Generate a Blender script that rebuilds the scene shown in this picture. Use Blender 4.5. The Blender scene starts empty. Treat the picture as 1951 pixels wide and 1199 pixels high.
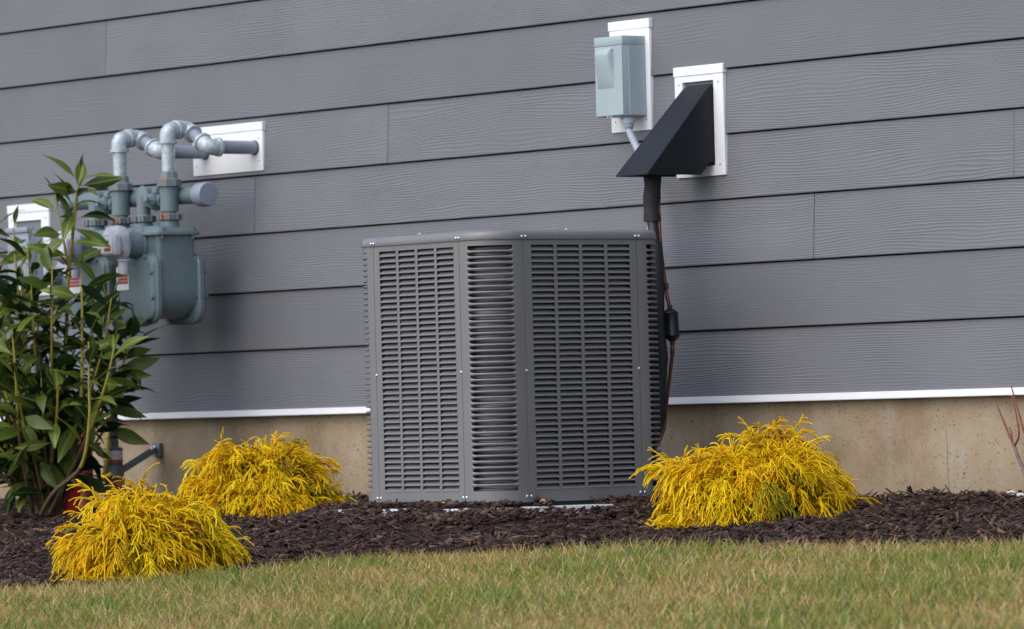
import bpy, bmesh, math, random
import numpy as np
from mathutils import Vector, Matrix, Quaternion

random.seed(7)
rng = np.random.default_rng(11)
scene = bpy.context.scene
COL = scene.collection
PI = math.pi

# ------------------------------------------------------------------ camera
cam_data = bpy.data.cameras.new('camera')
cam = bpy.data.objects.new('camera', cam_data)
COL.objects.link(cam)
fwd = Vector((-0.80150486, 0.59770459, 0.01841703)).normalized()
rgt = Vector((0.59723121, 0.80165966, -0.02562562)).normalized()
up = rgt.cross(fwd).normalized()
m = Matrix((rgt, up, -fwd)).transposed().to_4x4()
m.translation = Vector((13.0295, -9.7165, 0.2187))
cam.matrix_world = m
cam_data.sensor_width = 36.0
cam_data.lens = 199.56
cam_data.clip_start = 0.1
cam_data.clip_end = 3000.0
cam_data.dof.use_dof = True
cam_data.dof.focus_distance = 14.3
cam_data.dof.aperture_fstop = 10.0
scene.camera = cam

# ------------------------------------------------------------------ sky, sun, exposure
SUN_EL = math.radians(48)
SUN_AZ = math.radians(178)          # compass-like angle of the sun, from +Y towards +X
world = bpy.data.worlds.new('World')
scene.world = world
world.use_nodes = True
wn = world.node_tree
wn.nodes.clear()
sky = wn.nodes.new('ShaderNodeTexSky')
sky.sky_type = 'NISHITA'
sky.sun_disc = False
sky.sun_elevation = SUN_EL
sky.sun_rotation = SUN_AZ
sky.air_density = 1.0
sky.dust_density = 2.0
sky.ozone_density = 1.0
bg = wn.nodes.new('ShaderNodeBackground')
bg.inputs['Strength'].default_value = 0.145
wo = wn.nodes.new('ShaderNodeOutputWorld')
wn.links.new(sky.outputs[0], bg.inputs[0])
wn.links.new(bg.outputs[0], wo.inputs[0])

sun_data = bpy.data.lights.new('sun', 'SUN')
sun_data.energy = 1.05
sun_data.angle = math.radians(95)
sun_data.color = (1.0, 0.97, 0.93)
sun = bpy.data.objects.new('sun', sun_data)
COL.objects.link(sun)
to_sun = Vector((math.sin(SUN_AZ) * math.cos(SUN_EL), math.cos(SUN_AZ) * math.cos(SUN_EL), math.sin(SUN_EL)))
sun.rotation_euler = (-to_sun).to_track_quat('-Z', 'Y').to_euler()

scene.render.engine = 'CYCLES'
scene.cycles.max_bounces = 6
scene.cycles.use_denoising = True
vs = scene.view_settings
vs.view_transform = 'Standard'
vs.look = 'None'
vs.exposure = 0.82
vs.gamma = 1.0
vs.use_curve_mapping = False

# ------------------------------------------------------------------ materials
class NT:
    def __init__(self, name):
        self.m = bpy.data.materials.new(name)
        self.m.use_nodes = True
        self.t = self.m.node_tree
        self.b = self.t.nodes['Principled BSDF']
    def n(self, kind, **kw):
        nd = self.t.nodes.new(kind)
        for k, v in kw.items():
            if k.startswith('i_'):
                nd.inputs[k[2:].replace('_', ' ')].default_value = v
            else:
                setattr(nd, k, v)
        return nd
    def l(self, a, b):
        self.t.links.new(a, b)
    def math(self, op, a, b=None, c=None):
        nd = self.t.nodes.new('ShaderNodeMath'); nd.operation = op
        for i, v in enumerate((a, b, c)):
            if v is None: continue
            if isinstance(v, (int, float)): nd.inputs[i].default_value = v
            else: self.l(v, nd.inputs[i])
        return nd.outputs[0]
    def coords(self, scale=(1, 1, 1), kind='Object', offset=None):
        tc = self.n('ShaderNodeTexCoord')
        mp = self.n('ShaderNodeMapping')
        mp.inputs['Scale'].default_value = scale
        self.l(tc.outputs[kind], mp.inputs['Vector'])
        if offset is not None:
            self.l(offset, mp.inputs['Location'])
        return mp.outputs[0]
    def noise(self, vec, scale, detail=4.0, rough=0.55):
        nd = self.n('ShaderNodeTexNoise')
        nd.inputs['Scale'].default_value = scale
        nd.inputs['Detail'].default_value = detail
        nd.inputs['Roughness'].default_value = rough
        self.l(vec, nd.inputs['Vector'])
        return nd.outputs['Fac']
    def ramp(self, fac, stops):
        nd = self.n('ShaderNodeValToRGB')
        cr = nd.color_ramp
        while len(cr.elements) > 1: cr.elements.remove(cr.elements[-1])
        cr.elements[0].position = stops[0][0]; cr.elements[0].color = (*stops[0][1], 1)
        for p, c in stops[1:]:
            e = cr.elements.new(p); e.color = (*c, 1)
        self.l(fac, nd.inputs[0])
        return nd.outputs[0]
    def mix(self, fac, a, b, mode='MIX'):
        nd = self.n('ShaderNodeMix', data_type='RGBA', blend_type=mode)
        for s, v in ((nd.inputs[0], fac), (nd.inputs[6], a), (nd.inputs[7], b)):
            if isinstance(v, (int, float)): s.default_value = v
            elif isinstance(v, tuple): s.default_value = (*v, 1)
            else: self.l(v, s)
        return nd.outputs[2]
    def bump(self, h, strength, dist):
        nd = self.n('ShaderNodeBump')
        nd.inputs['Strength'].default_value = strength
        nd.inputs['Distance'].default_value = dist
        self.l(h, nd.inputs['Height'])
        self.l(nd.outputs[0], self.b.inputs['Normal'])
        return nd
    def set(self, color=None, rough=None, metal=None, spec=None):
        for k, v in (('Base Color', color), ('Roughness', rough), ('Metallic', metal), ('Specular IOR Level', spec)):
            if v is None: continue
            s = self.b.inputs[k]
            if isinstance(v, tuple): s.default_value = (*v, 1)
            elif isinstance(v, (int, float)): s.default_value = v
            else: self.l(v, s)
        return self.m

def painted(name, col, rough=0.45, var=0.08, scale=12, metal=0.0, bump=0.0, speck=0.0, spec=0.5):
    t = NT(name)
    v = t.coords()
    col = tuple(x * 0.87 for x in col)
    f = t.noise(v, scale, 5)
    c = t.ramp(f, [(0.3, tuple(x * (1 - var) for x in col)), (0.7, tuple(min(1, x * (1 + var)) for x in col))])
    if speck:
        g = t.noise(v, 220, 2)
        d = t.ramp(g, [(0.60, (1, 1, 1)), (0.72, (1 - speck,) * 3)])
        c = t.mix(1.0, c, d, 'MULTIPLY')
    r = t.ramp(t.noise(v, scale * 3, 3), [(0.3, (rough * 0.85,) * 3), (0.7, (min(1, rough * 1.15),) * 3)])
    t.set(c, r, metal, spec)
    if bump:
        t.bump(t.noise(v, 320, 2), bump, 0.0006)
    return t.m

def make_siding():
    t = NT('siding_paint')
    oi = t.n('ShaderNodeObjectInfo')
    cb = t.n('ShaderNodeCombineXYZ')
    t.l(t.math('MULTIPLY', oi.outputs['Random'], 37.0), cb.inputs[0])
    t.l(t.math('MULTIPLY', oi.outputs['Random'], 11.0), cb.inputs[2])
    v = t.coords(offset=cb.outputs[0])
    # cathedral wood grain pressed into fibre cement: contour lines of a long stretched field
    mp = t.n('ShaderNodeMapping'); mp.inputs['Scale'].default_value = (1.1, 1.0, 7.0)
    t.l(v, mp.inputs['Vector'])
    field = t.noise(mp.outputs[0], 1.0, 2.0, 0.45)
    mp2 = t.n('ShaderNodeMapping'); mp2.inputs['Scale'].default_value = (9.0, 1.0, 40.0)
    t.l(v, mp2.inputs['Vector'])
    jit = t.noise(mp2.outputs[0], 1.0, 2.0)
    sx = t.n('ShaderNodeSeparateXYZ'); t.l(v, sx.inputs[0])
    ph = t.math('ADD', t.math('MULTIPLY', sx.outputs[2], 820.0), t.math('MULTIPLY', field, 78.0))
    ph = t.math('ADD', ph, t.math('MULTIPLY', jit, 5.0))
    s = t.math('SINE', ph)
    s = t.math('POWER', t.math('MULTIPLY_ADD', s, 0.5, 0.5), 3.0)
    mp3 = t.n('ShaderNodeMapping'); mp3.inputs['Scale'].default_value = (2.0, 1.0, 5.0)
    t.l(v, mp3.inputs['Vector'])
    amp = t.ramp(t.noise(mp3.outputs[0], 1.4, 2.0), [(0.30, (0.15,) * 3), (0.65, (1.0,) * 3)])
    h = t.math('MULTIPLY', s, amp)
    mp4 = t.n('ShaderNodeMapping'); mp4.inputs['Scale'].default_value = (60.0, 1.0, 500.0)
    t.l(v, mp4.inputs['Vector'])
    fine = t.noise(mp4.outputs[0], 1.0, 3.0)
    hh = t.math('ADD', h, t.math('MULTIPLY', fine, 0.35))
    base = t.ramp(t.noise(v, 2.2, 4), [(0.3, (0.157, 0.161, 0.178)), (0.7, (0.181, 0.184, 0.202))])
    tone = t.ramp(oi.outputs['Random'], [(0.0, (0.81,) * 3), (1.0, (0.92,) * 3)])
    c = t.mix(1.0, base, tone, 'MULTIPLY')
    t.set(c, 0.62, 0.0, 0.35)
    bn = t.bump(hh, 0.8, 0.0010)
    t.l(t.math('MULTIPLY_ADD', oi.outputs['Random'], 0.0008, 0.0004), bn.inputs['Distance'])
    return t.m

def make_concrete():
    t = NT('foundation_concrete')
    v = t.coords()
    f1 = t.noise(v, 4.5, 7, 0.68)
    c = t.ramp(f1, [(0.30, (0.21, 0.145, 0.08)), (0.45, (0.33, 0.24, 0.145)), (0.58, (0.40, 0.31, 0.20)), (0.74, (0.44, 0.39, 0.31))])
    # lime streaks running down
    mp = t.n('ShaderNodeMapping'); mp.inputs['Scale'].default_value = (14, 1, 1.6)
    t.l(v, mp.inputs['Vector'])
    st = t.ramp(t.noise(mp.outputs[0], 1.0, 4), [(0.55, (0, 0, 0)), (0.75, (1, 1, 1))])
    c = t.mix(t.math('MULTIPLY', st, 0.35), c, (0.46, 0.44, 0.40))
    # tide band of damp soil splash near the grade, with a wandering edge
    sx = t.n('ShaderNodeSeparateXYZ'); t.l(v, sx.inputs[0])
    band = t.math('ADD', sx.outputs[2], t.math('MULTIPLY', t.noise(v, 5.0, 5), 0.16))
    wet = t.ramp(band, [(0.05, (1, 1, 1)), (0.17, (0, 0, 0))])
    c = t.mix(t.math('MULTIPLY', wet, 0.40), c, (0.25, 0.185, 0.115))
    # bug holes of several sizes
    for sc, th, k in ((17, 0.10, 0.85), (40, 0.15, 0.9), (80, 0.24, 0.8)):
        vo = t.n('ShaderNodeTexVoronoi'); vo.inputs['Scale'].default_value = sc
        t.l(v, vo.inputs['Vector'])
        hole = t.ramp(vo.outputs['Distance'], [(th * 0.6, (1, 1, 1)), (th, (0, 0, 0))])
        sel = t.ramp(t.noise(v, sc * 0.25, 2), [(0.46, (0, 0, 0)), (0.52, (1, 1, 1))])
        c = t.mix(t.math('MULTIPLY', t.math('MULTIPLY', hole, sel), k), c, (0.07, 0.055, 0.045))
    grain = t.noise(v, 260, 3)
    c = t.mix(0.22, c, t.ramp(grain, [(0.3, (0.22, 0.17, 0.12)), (0.7, (0.55, 0.47, 0.36))]))
    # one hairline crack
    cx = t.math('ADD', sx.outputs[0], t.math('MULTIPLY', t.noise(v, 16, 4), 0.022))
    dx = t.math('ABSOLUTE', t.math('SUBTRACT', cx, 1.856))
    ck = t.ramp(dx, [(0.0012, (1, 1, 1)), (0.0030, (0, 0, 0))])
    ckz = t.ramp(sx.outputs[2], [(0.15, (1, 1, 1)), (0.19, (0, 0, 0))])
    c = t.mix(t.math('MULTIPLY', t.math('MULTIPLY', ck, ckz), 0.6), c, (0.13, 0.09, 0.065))
    c = t.mix(1.0, c, (0.87, 0.87, 0.87), 'MULTIPLY')
    t.set(c, 0.9, 0.0, 0.2)
    t.bump(t.math('ADD', t.noise(v, 60, 5), t.math('MULTIPLY', grain, 0.5)), 0.5, 0.002)
    return t.m

def make_attr(name, rough=0.7, spec=0.3, trans=0.0):
    t = NT(name)
    a = t.n('ShaderNodeAttribute'); a.attribute_name = 'tint'
    t.set(a.outputs['Color'], rough, 0.0, spec)
    if trans:
        tr = t.n('ShaderNodeBsdfTranslucent'); t.l(a.outputs['Color'], tr.inputs[0])
        mx = t.n('ShaderNodeMixShader'); mx.inputs[0].default_value = trans
        out = t.t.nodes['Material Output']
        t.l(t.b.outputs[0], mx.inputs[1]); t.l(tr.outputs[0], mx.inputs[2]); t.l(mx.outputs[0], out.inputs[0])
    return t.m

def make_leaf(name, front, back, ribs=True):
    t = NT(name)
    oi = t.n('ShaderNodeObjectInfo')
    geo = t.n('ShaderNodeNewGeometry')
    v = t.coords()
    sx = t.n('ShaderNodeSeparateXYZ'); t.l(v, sx.inputs[0])
    rib = t.ramp(t.math('ABSOLUTE', sx.outputs[1]), [(0.0007, (1, 1, 1)), (0.0016, (0, 0, 0))])
    hue = t.ramp(oi.outputs['Random'], [(0.0, tuple(x * 0.75 for x in front)), (0.6, front), (1.0, (front[0] * 2.1, front[1] * 1.45, front[2] * 0.9))])
    hue = t.mix(1.0, hue, t.ramp(t.noise(v, 60, 3), [(0.3, (0.85,) * 3), (0.7, (1.15,) * 3)]), 'MULTIPLY')
    c = t.mix(geo.outputs['Backfacing'], hue, back)
    spot = t.ramp(t.noise(v, 95, 2), [(0.70, (0, 0, 0)), (0.74, (1, 1, 1))])
    c = t.mix(t.math('MULTIPLY', spot, 0.7), c, (0.10, 0.055, 0.02))
    if ribs: c = t.mix(t.math('MULTIPLY', rib, 0.75), c, (0.26, 0.27, 0.05))
    t.set(c, 0.38, 0.0, 0.32)
    ang = t.math('SINE', t.math('ADD', t.math('MULTIPLY', sx.outputs[0], 900.0), t.math('MULTIPLY', t.math('ABSOLUTE', sx.outputs[1]), -900.0)))
    if ribs: t.bump(ang, 0.15, 0.0006)
    tr = t.n('ShaderNodeBsdfTranslucent'); t.l(c, tr.inputs[0])
    mx = t.n('ShaderNodeMixShader'); mx.inputs[0].default_value = 0.18
    t.l(t.b.outputs[0], mx.inputs[1]); t.l(tr.outputs[0], mx.inputs[2])
    t.l(mx.outputs[0], t.t.nodes['Material Output'].inputs[0])
    return t.m

def make_galv(name='galvanised_pipe'):
    t = NT(name)
    v = t.coords()
    f = t.noise(v, 70, 5, 0.65)
    c = t.ramp(f, [(0.3, (0.30, 0.35, 0.39)), (0.5, (0.46, 0.51, 0.55)), (0.7, (0.60, 0.65, 0.68))])
    ru = t.ramp(t.noise(v, 38, 3), [(0.70, (0, 0, 0)), (0.76, (1, 1, 1))])
    c = t.mix(t.math('MULTIPLY', ru, 0.6), c, (0.30, 0.14, 0.06))
    c = t.mix(1.0, c, (0.88, 0.88, 0.88), 'MULTIPLY')
    t.set(c, 0.42, 0.25, 0.5)
    t.bump(f, 0.2, 0.001)
    return t.m

def make_meter(name='meter_paint', rust=0.0):
    t = NT(name)
    v = t.coords()
    f = t.noise(v, 9, 5)
    c = t.ramp(f, [(0.3, (0.118, 0.165, 0.178)), (0.7, (0.150, 0.203, 0.216))])
    if rust:
        g = t.ramp(t.noise(v, 46, 3), [(0.53, (0, 0, 0)), (0.60, (1, 1, 1))])
        c = t.mix(t.math('MULTIPLY', g, 0.85), c, (0.36, 0.095, 0.02))
    else:
        mp = t.n('ShaderNodeMapping'); mp.inputs['Scale'].default_value = (60, 60, 5)
        t.l(v, mp.inputs['Vector'])
        g = t.ramp(t.noise(mp.outputs[0], 1, 3), [(0.70, (0, 0, 0)), (0.78, (1, 1, 1))])
        c = t.mix(t.math('MULTIPLY', g, 0.3), c, (0.30, 0.24, 0.17))
    c = t.mix(1.0, c, (0.88, 0.88, 0.88), 'MULTIPLY')
    t.set(c, 0.38, 0.0, 0.5)
    t.bump(t.noise(v, 150, 3), 0.12, 0.001)
    return t.m

def make_coil():
    t = NT('coil_fins')
    v = t.coords()
    mp = t.n('ShaderNodeMapping'); mp.inputs['Scale'].default_value = (6, 6, 150)
    t.l(v, mp.inputs['Vector'])
    f = t.noise(mp.outputs[0], 1.0, 3)
    c = t.ramp(f, [(0.40, (0.035, 0.035, 0.040)), (0.54, (0.10, 0.10, 0.112)), (0.70, (0.30, 0.30, 0.34))])
    t.set(c, 0.7, 0.0, 0.3)
    return t.m

def make_pad():
    t = NT('pad_concrete')
    v = t.coords()
    c = t.ramp(t.noise(v, 240, 3), [(0.35, (0.34, 0.36, 0.38)), (0.6, (0.60, 0.62, 0.63))])
    t.set(c, 0.9)
    t.bump(t.noise(v, 120, 4), 0.5, 0.003)
    return t.m

def make_soil(name, a, b, sc):
    t = NT(name)
    v = t.coords()
    c = t.ramp(t.noise(v, sc, 6, 0.65), [(0.3, a), (0.7, b)])
    t.set(c, 0.95, 0.0, 0.1)
    t.bump(t.noise(v, sc * 2, 5), 0.8, 0.01)
    return t.m

M = {}
M['siding'] = make_siding()
M['concrete'] = make_concrete()
def make_white():
    t = NT('white_trim')
    v = t.coords()
    c = t.ramp(t.noise(v, 7, 4), [(0.3, (0.72, 0.73, 0.75)), (0.7, (0.77, 0.78, 0.80))])
    mp = t.n('ShaderNodeMapping'); mp.inputs['Scale'].default_value = (3, 3, 30)
    t.l(v, mp.inputs['Vector'])
    d = t.ramp(t.noise(mp.outputs[0], 3.0, 6, 0.7), [(0.58, (0, 0, 0)), (0.78, (1, 1, 1))])
    c = t.mix(t.math('MULTIPLY', d, 0.35), c, (0.42, 0.36, 0.30))
    t.set(c, 0.42)
    return t.m
M['white'] = make_white()
M['lap_shade'] = painted('lap_shade_backing', (0.03, 0.026, 0.026), 0.9)  # near-black, so slits between boards pass for shade under the laps
M['ac'] = painted('condenser_paint', (0.178, 0.176, 0.179), 0.36, 0.05, 10, 0.0, 0.15)
M['accap'] = painted('condenser_cap_paint', (0.190, 0.186, 0.190), 0.28, 0.05, 10, 0.0, 0.1)
M['coil'] = make_coil()
M['dark'] = painted('dark_interior', (0.02, 0.02, 0.022), 0.8)
M['zinc'] = painted('zinc_screw', (0.72, 0.74, 0.77), 0.28, 0.1, 60, 0.8)
M['box'] = painted('disconnect_paint', (0.36, 0.44, 0.465), 0.42, 0.04, 10, 0.0, 0.08)
M['box2'] = painted('utility_box_paint', (0.27, 0.31, 0.36), 0.5, 0.05, 10)
M['conduit'] = painted('conduit_plastic', (0.36, 0.40, 0.46), 0.5, 0.05, 20)
M['hood'] = painted('hood_plastic', (0.006, 0.008, 0.013), 0.5, 0.15, 8, 0.0, 0.25, 0.0, 0.3)
M['foam'] = painted('black_foam', (0.014, 0.014, 0.016), 0.75, 0.2, 40, 0.0, 0.5)
M['drier'] = painted('drier_paint', (0.010, 0.011, 0.013), 0.3, 0.2, 20)
M['copper'] = painted('aged_copper', (0.15, 0.055, 0.035), 0.4, 0.5, 30, 0.5)
M['galv'] = make_galv()
M['pvcgrey'] = painted('grey_pipe_paint', (0.24, 0.27, 0.33), 0.45, 0.06, 14)
M['meter'] = make_meter()
M['rusty'] = make_meter('meter_paint_rusted', 1.0)
M['clear'] = painted('index_shell', (0.47, 0.47, 0.53), 0.18, 0.15, 40)
M['dial'] = painted('dial_plate', (0.72, 0.73, 0.75), 0.4, 0.03)
M['ink'] = painted('black_ink', (0.03, 0.03, 0.035), 0.5)
M['red'] = painted('red_plastic', (0.80, 0.035, 0.022), 0.35, 0.1, 20)
M['redtag'] = painted('red_print', (0.36, 0.05, 0.05), 0.5, 0.25, 90)
M['orange'] = painted('terracotta_plastic', (0.36, 0.075, 0.04), 0.6, 0.15, 16)
M['riser'] = painted('riser_grey', (0.10, 0.115, 0.135), 0.5, 0.1, 20)
M['strut'] = painted('strut_steel', (0.20, 0.235, 0.275), 0.4, 0.15, 40, 0.5)
M['yellow'] = painted('yellow_wire', (0.62, 0.50, 0.03), 0.45, 0.15, 40)
M['pad'] = make_pad()
M['mulch'] = make_soil('mulch_soil', (0.018, 0.012, 0.011), (0.050, 0.034, 0.030), 45)
M['lawn'] = make_soil('lawn_soil', (0.10, 0.085, 0.035), (0.21, 0.165, 0.085), 14)
M['chip'] = make_attr('bark_chips', 0.8, 0.25)
M['grass'] = make_attr('grass_blades', 0.6, 0.25, 0.25)
M['thread'] = make_attr('golden_threads', 0.6, 0.18, 0.45)
M['twigbrown'] = painted('brown_twig', (0.10, 0.06, 0.035), 0.8, 0.3, 60)
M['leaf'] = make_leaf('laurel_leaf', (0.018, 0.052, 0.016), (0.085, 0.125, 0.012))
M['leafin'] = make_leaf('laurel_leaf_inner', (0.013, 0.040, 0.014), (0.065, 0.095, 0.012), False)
M['stem'] = painted('laurel_stem', (0.30, 0.25, 0.035), 0.5, 0.2, 30)
M['bark'] = painted('laurel_bark', (0.12, 0.075, 0.04), 0.8, 0.25, 40)
M['twigred'] = painted('red_twig', (0.20, 0.045, 0.030), 0.5, 0.3, 60)
M['twiggrey'] = painted('grey_twig', (0.17, 0.13, 0.12), 0.8, 0.3, 80)
M['stone'] = painted('pale_stone', (0.52, 0.51, 0.46), 0.9, 0.25, 60, 0.0, 0.5)
M['tanstone'] = painted('tan_stone', (0.42, 0.26, 0.15), 0.9, 0.25, 60, 0.0, 0.5)

# ------------------------------------------------------------------ mesh helpers
class Geo:
    """collects faces for ONE mesh"""
    def __init__(self):
        self.V = []; self.F = []
    def add(self, V, F):
        o = len(self.V)
        self.V += [tuple(v) for v in V]
        self.F += [tuple(i + o for i in f) for f in F]
        return self
    def box(self, x0, x1, y0, y1, z0, z1):
        V = [(x, y, z) for z in (z0, z1) for y in (y0, y1) for x in (x0, x1)]
        F = [(0, 2, 3, 1), (4, 5, 7, 6), (0, 1, 5, 4), (2, 6, 7, 3), (0, 4, 6, 2), (1, 3, 7, 5)]
        return self.add(V, F)
    def rbox(self, x0, x1, y0, y1, z0, z1, b=0.003, seg=2):
        bm = bmesh.new()
        bmesh.ops.create_cube(bm, size=1.0)
        for v in bm.verts:
            v.co = Vector(((x0 + x1) / 2 + v.co.x * (x1 - x0), (y0 + y1) / 2 + v.co.y * (y1 - y0), (z0 + z1) / 2 + v.co.z * (z1 - z0)))
        bmesh.ops.bevel(bm, geom=bm.edges[:], offset=b, segments=seg, profile=0.5, affect='EDGES')
        bm.verts.index_update()
        V = [v.co[:] for v in bm.verts]; F = [[v.index for v in f.verts] for f in bm.faces]
        bm.free()
        return self.add(V, F)
    def loft(self, rings, caps=True, closed=True):
        n = len(rings[0]); V = [p for r in rings for p in r]; F = []
        for k in range(len(rings) - 1):
            for i in range(n if closed else n - 1):
                j = (i + 1) % n
                F.append((k * n + i, k * n + j, (k + 1) * n + j, (k + 1) * n + i))
        if caps:
            F.append(tuple(range(n - 1, -1, -1)))
            F.append(tuple(range((len(rings) - 1) * n, len(rings) * n)))
        return self.add(V, F)
    def tube(self, pts, rad, n=12, caps=True):
        pts = [Vector(p) for p in pts]
        if isinstance(rad, (int, float)): rad = [rad] * len(pts)
        tans = []
        for i in range(len(pts)):
            a = pts[max(0, i - 1)]; b = pts[min(len(pts) - 1, i + 1)]
            tans.append((b - a).normalized())
        ref = Vector((0, 0, 1)) if abs(tans[0].z) < 0.9 else Vector((1, 0, 0))
        u = tans[0].cross(ref).normalized()
        rings = []
        for i, p in enumerate(pts):
            if i:
                q = tans[i - 1].rotation_difference(tans[i]); u = q @ u
            w = tans[i].cross(u).normalized()
            rings.append([tuple(p + (u * math.cos(a) + w * math.sin(a)) * rad[i]) for a in (2 * PI * k / n for k in range(n))])
        return self.loft(rings, caps)
    def lathe(self, prof, origin, axis, n=24):
        """prof: list of (distance along axis, radius)"""
        o = Vector(origin); ax = Vector(axis).normalized()
        ref = Vector((0, 0, 1)) if abs(ax.z) < 0.9 else Vector((1, 0, 0))
        u = ax.cross(ref).normalized(); w = ax.cross(u)
        rings = [[tuple(o + ax * t + (u * math.cos(a) + w * math.sin(a)) * max(r, 1e-5)) for a in (2 * PI * k / n for k in range(n))] for t, r in prof]
        return self.loft(rings)
    def build(self, name, mat, parent=None, angle=35):
        return mk(name, self.V, self.F, mat, parent, angle)

def mk(name, V, F, mat, parent=None, angle=35):
    me = bpy.data.meshes.new(name)
    me.from_pydata(V, [], F)
    bm = bmesh.new(); bm.from_mesh(me)
    bmesh.ops.recalc_face_normals(bm, faces=bm.faces[:])
    bm.to_mesh(me); bm.free()
    me.polygons.foreach_set('use_smooth', [True] * len(me.polygons))
    me.set_sharp_from_angle(angle=math.radians(angle))
    me.materials.append(M[mat])
    return link(name, me, parent)

def link(name, me, parent=None, loc=None, rot=None):
    o = bpy.data.objects.new(name, me)
    COL.objects.link(o)
    if parent is not None: o.parent = parent
    if loc is not None: o.location = loc
    if rot is not None: o.rotation_euler = rot
    return o

def tag(o, label=None, cat=None, group=None, kind=None):
    for k, v in (('label', label), ('category', cat), ('group', group), ('kind', kind)):
        if v: o[k] = v
    return o

def thing(name, label, cat, loc=(0, 0, 0), rz=0.0, group=None):
    o = bpy.data.objects.new(name, None)
    o.empty_display_size = 0.1
    COL.objects.link(o)
    o.location = loc; o.rotation_euler = (0, 0, rz)
    return tag(o, label, cat, group)

def fillet(pts, rad, seg=6):
    pts = [Vector(p) for p in pts]
    out = [pts[0]]
    for i in range(1, len(pts) - 1):
        a = (pts[i - 1] - pts[i]); b = (pts[i + 1] - pts[i])
        r = min(rad, a.length * 0.49, b.length * 0.49)
        a = a.normalized() * r; b = b.normalized() * r
        for k in range(seg + 1):
            t = k / seg
            out.append(pts[i] + a * (1 - t) ** 2 + b * t ** 2)
    out.append(pts[-1])
    return out

def curve_pts(ctrl, n=24):
    """Catmull-Rom through control points"""
    P = [Vector(c) for c in ctrl]
    P = [P[0] * 2 - P[1]] + P + [P[-1] * 2 - P[-2]]
    out = []
    segs = len(P) - 3
    per = max(2, n // segs)
    for s in range(segs):
        p0, p1, p2, p3 = P[s:s + 4]
        for k in range(per):
            t = k / per
            out.append(0.5 * ((2 * p1) + (p2 - p0) * t + (2 * p0 - 5 * p1 + 4 * p2 - p3) * t * t + (3 * p1 - p0 - 3 * p2 + p3) * t ** 3))
    out.append(P[-2])
    return out

def rrect(w, h, r, n=6, cx=0.0, cy=0.0):
    """rounded rectangle, counter-clockwise; r one radius or (lower left, lower right, upper right, upper left)"""
    rr = r if isinstance(r, tuple) else (r,) * 4
    out = []
    for (sx, sy, a0, q) in ((-1, -1, PI, rr[0]), (1, -1, 1.5 * PI, rr[1]), (1, 1, 0, rr[2]), (-1, 1, 0.5 * PI, rr[3])):
        for k in range(n + 1):
            a = a0 + 0.5 * PI * k / n
            out.append((cx + sx * (w / 2 - q) + q * math.cos(a), cy + sy * (h / 2 - q) + q * math.sin(a)))
    return out

# ------------------------------------------------------------------ ground
EDGE = [(-14, -2.75), (-6, -2.75), (-2, -2.65), (0.2, -2.64), (0.75, -2.58), (1.08, -2.50), (1.35, -2.36), (1.52, -2.14), (1.58, -1.86), (1.68, -1.63), (1.95, -1.48), (2.6, -1.33), (3.6, -1.27), (5, -1.27), (14, -1.27)]
def edge_y(x):
    return float(np.interp(x, [e[0] for e in EDGE], [e[1] for e in EDGE]))
def ground_z(y):
    p = -y
    return -0.06 * p if p < 14 else -0.84 - 0.012 * (p - 14)

ys = [0.6] + [-0.25 * i for i in range(0, 60)] + [-20, -40, -90, -250, -800]
xs = [-800, -250, -60, -20] + [-12 + 1.0 * i for i in range(0, 33)] + [40, 90, 250, 800]
V = [(x, y, (ground_z(y) if y < 0 else 0.0) - 0.030) for y in ys for x in xs]
nx = len(xs)
F = [(j * nx + i, j * nx + i + 1, (j + 1) * nx + i + 1, (j + 1) * nx + i) for j in range(len(ys) - 1) for i in range(nx - 1)]
lawn = mk('lawn', V, F, 'lawn')
tag(lawn, kind='structure')

BARE_F = ((0.56, 0.63), (0.77, 0.85), (0.93, 0.97), (1.06, 1.15)); BARE_R = ((-0.87, -0.80), (-0.77, -0.58))
def bare(a, b, pad=0.0):
    if abs(b - PAD[2]) < 0.07 and any(q0 - pad < a < q1 + pad for q0, q1 in BARE_F): return True
    return abs(a - PAD[1]) < 0.09 and any(q0 - pad < b < q1 + pad for q0, q1 in BARE_R)
PAD = (0.47, 1.195, -1.01, -0.22)      # pad under the condenser: x0, x1, y0, y1
def hsh(x, y):
    return (math.sin(x * 7.1 + y * 3.3) + math.sin(x * 13.7 - y * 9.1 + 1.3) * 0.6 + math.sin(x * 3.1 + y * 17.9 + 4.0) * 0.5) / 2.1
def bed_z(x, y):
    z = ground_z(y) - 0.022
    e = (y - edge_y(x))                 # distance inside the edge
    z += 0.010 * min(1.0, max(0.0, e / 0.25)) + 0.009 * hsh(x, y) + 0.004 * hsh(x * 3.1, y * 3.7)
    # raked up round the pad
    dx = max(PAD[0] - x, x - PAD[1], 0.0); dy = max(PAD[2] - y, y - PAD[3], 0.0)
    d = math.hypot(dx, dy)
    lift = max(0.0, 1 - d / 0.30)
    if bare(x, y): z = min(z, -0.050)
    tz = (-0.052 if bare(x, y) else -0.026) + 0.004 * hsh(x * 1.7 + 2, y * 2.1)
    z = z + (tz - z) * (lift * lift * (3 - 2 * lift)) if tz > z else z
    return z
bx_ = np.linspace(-6, 6, 170); rows = 34
V = []; 
for j in range(rows + 1):
    t = j / rows
    for x in bx_:
        y = 0.03 * (1 - t) + edge_y(x) * t
        V.append((x, y, bed_z(x, min(y, 0)) if j < rows else ground_z(y) - 0.055))
n = len(bx_)
F = [(j * n + i, (j + 1) * n + i, (j + 1) * n + i + 1, j * n + i + 1) for j in range(rows) for i in range(n - 1)]
bed = mk('mulch_bed', V, F, 'mulch')
tag(bed, kind='structure')

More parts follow.
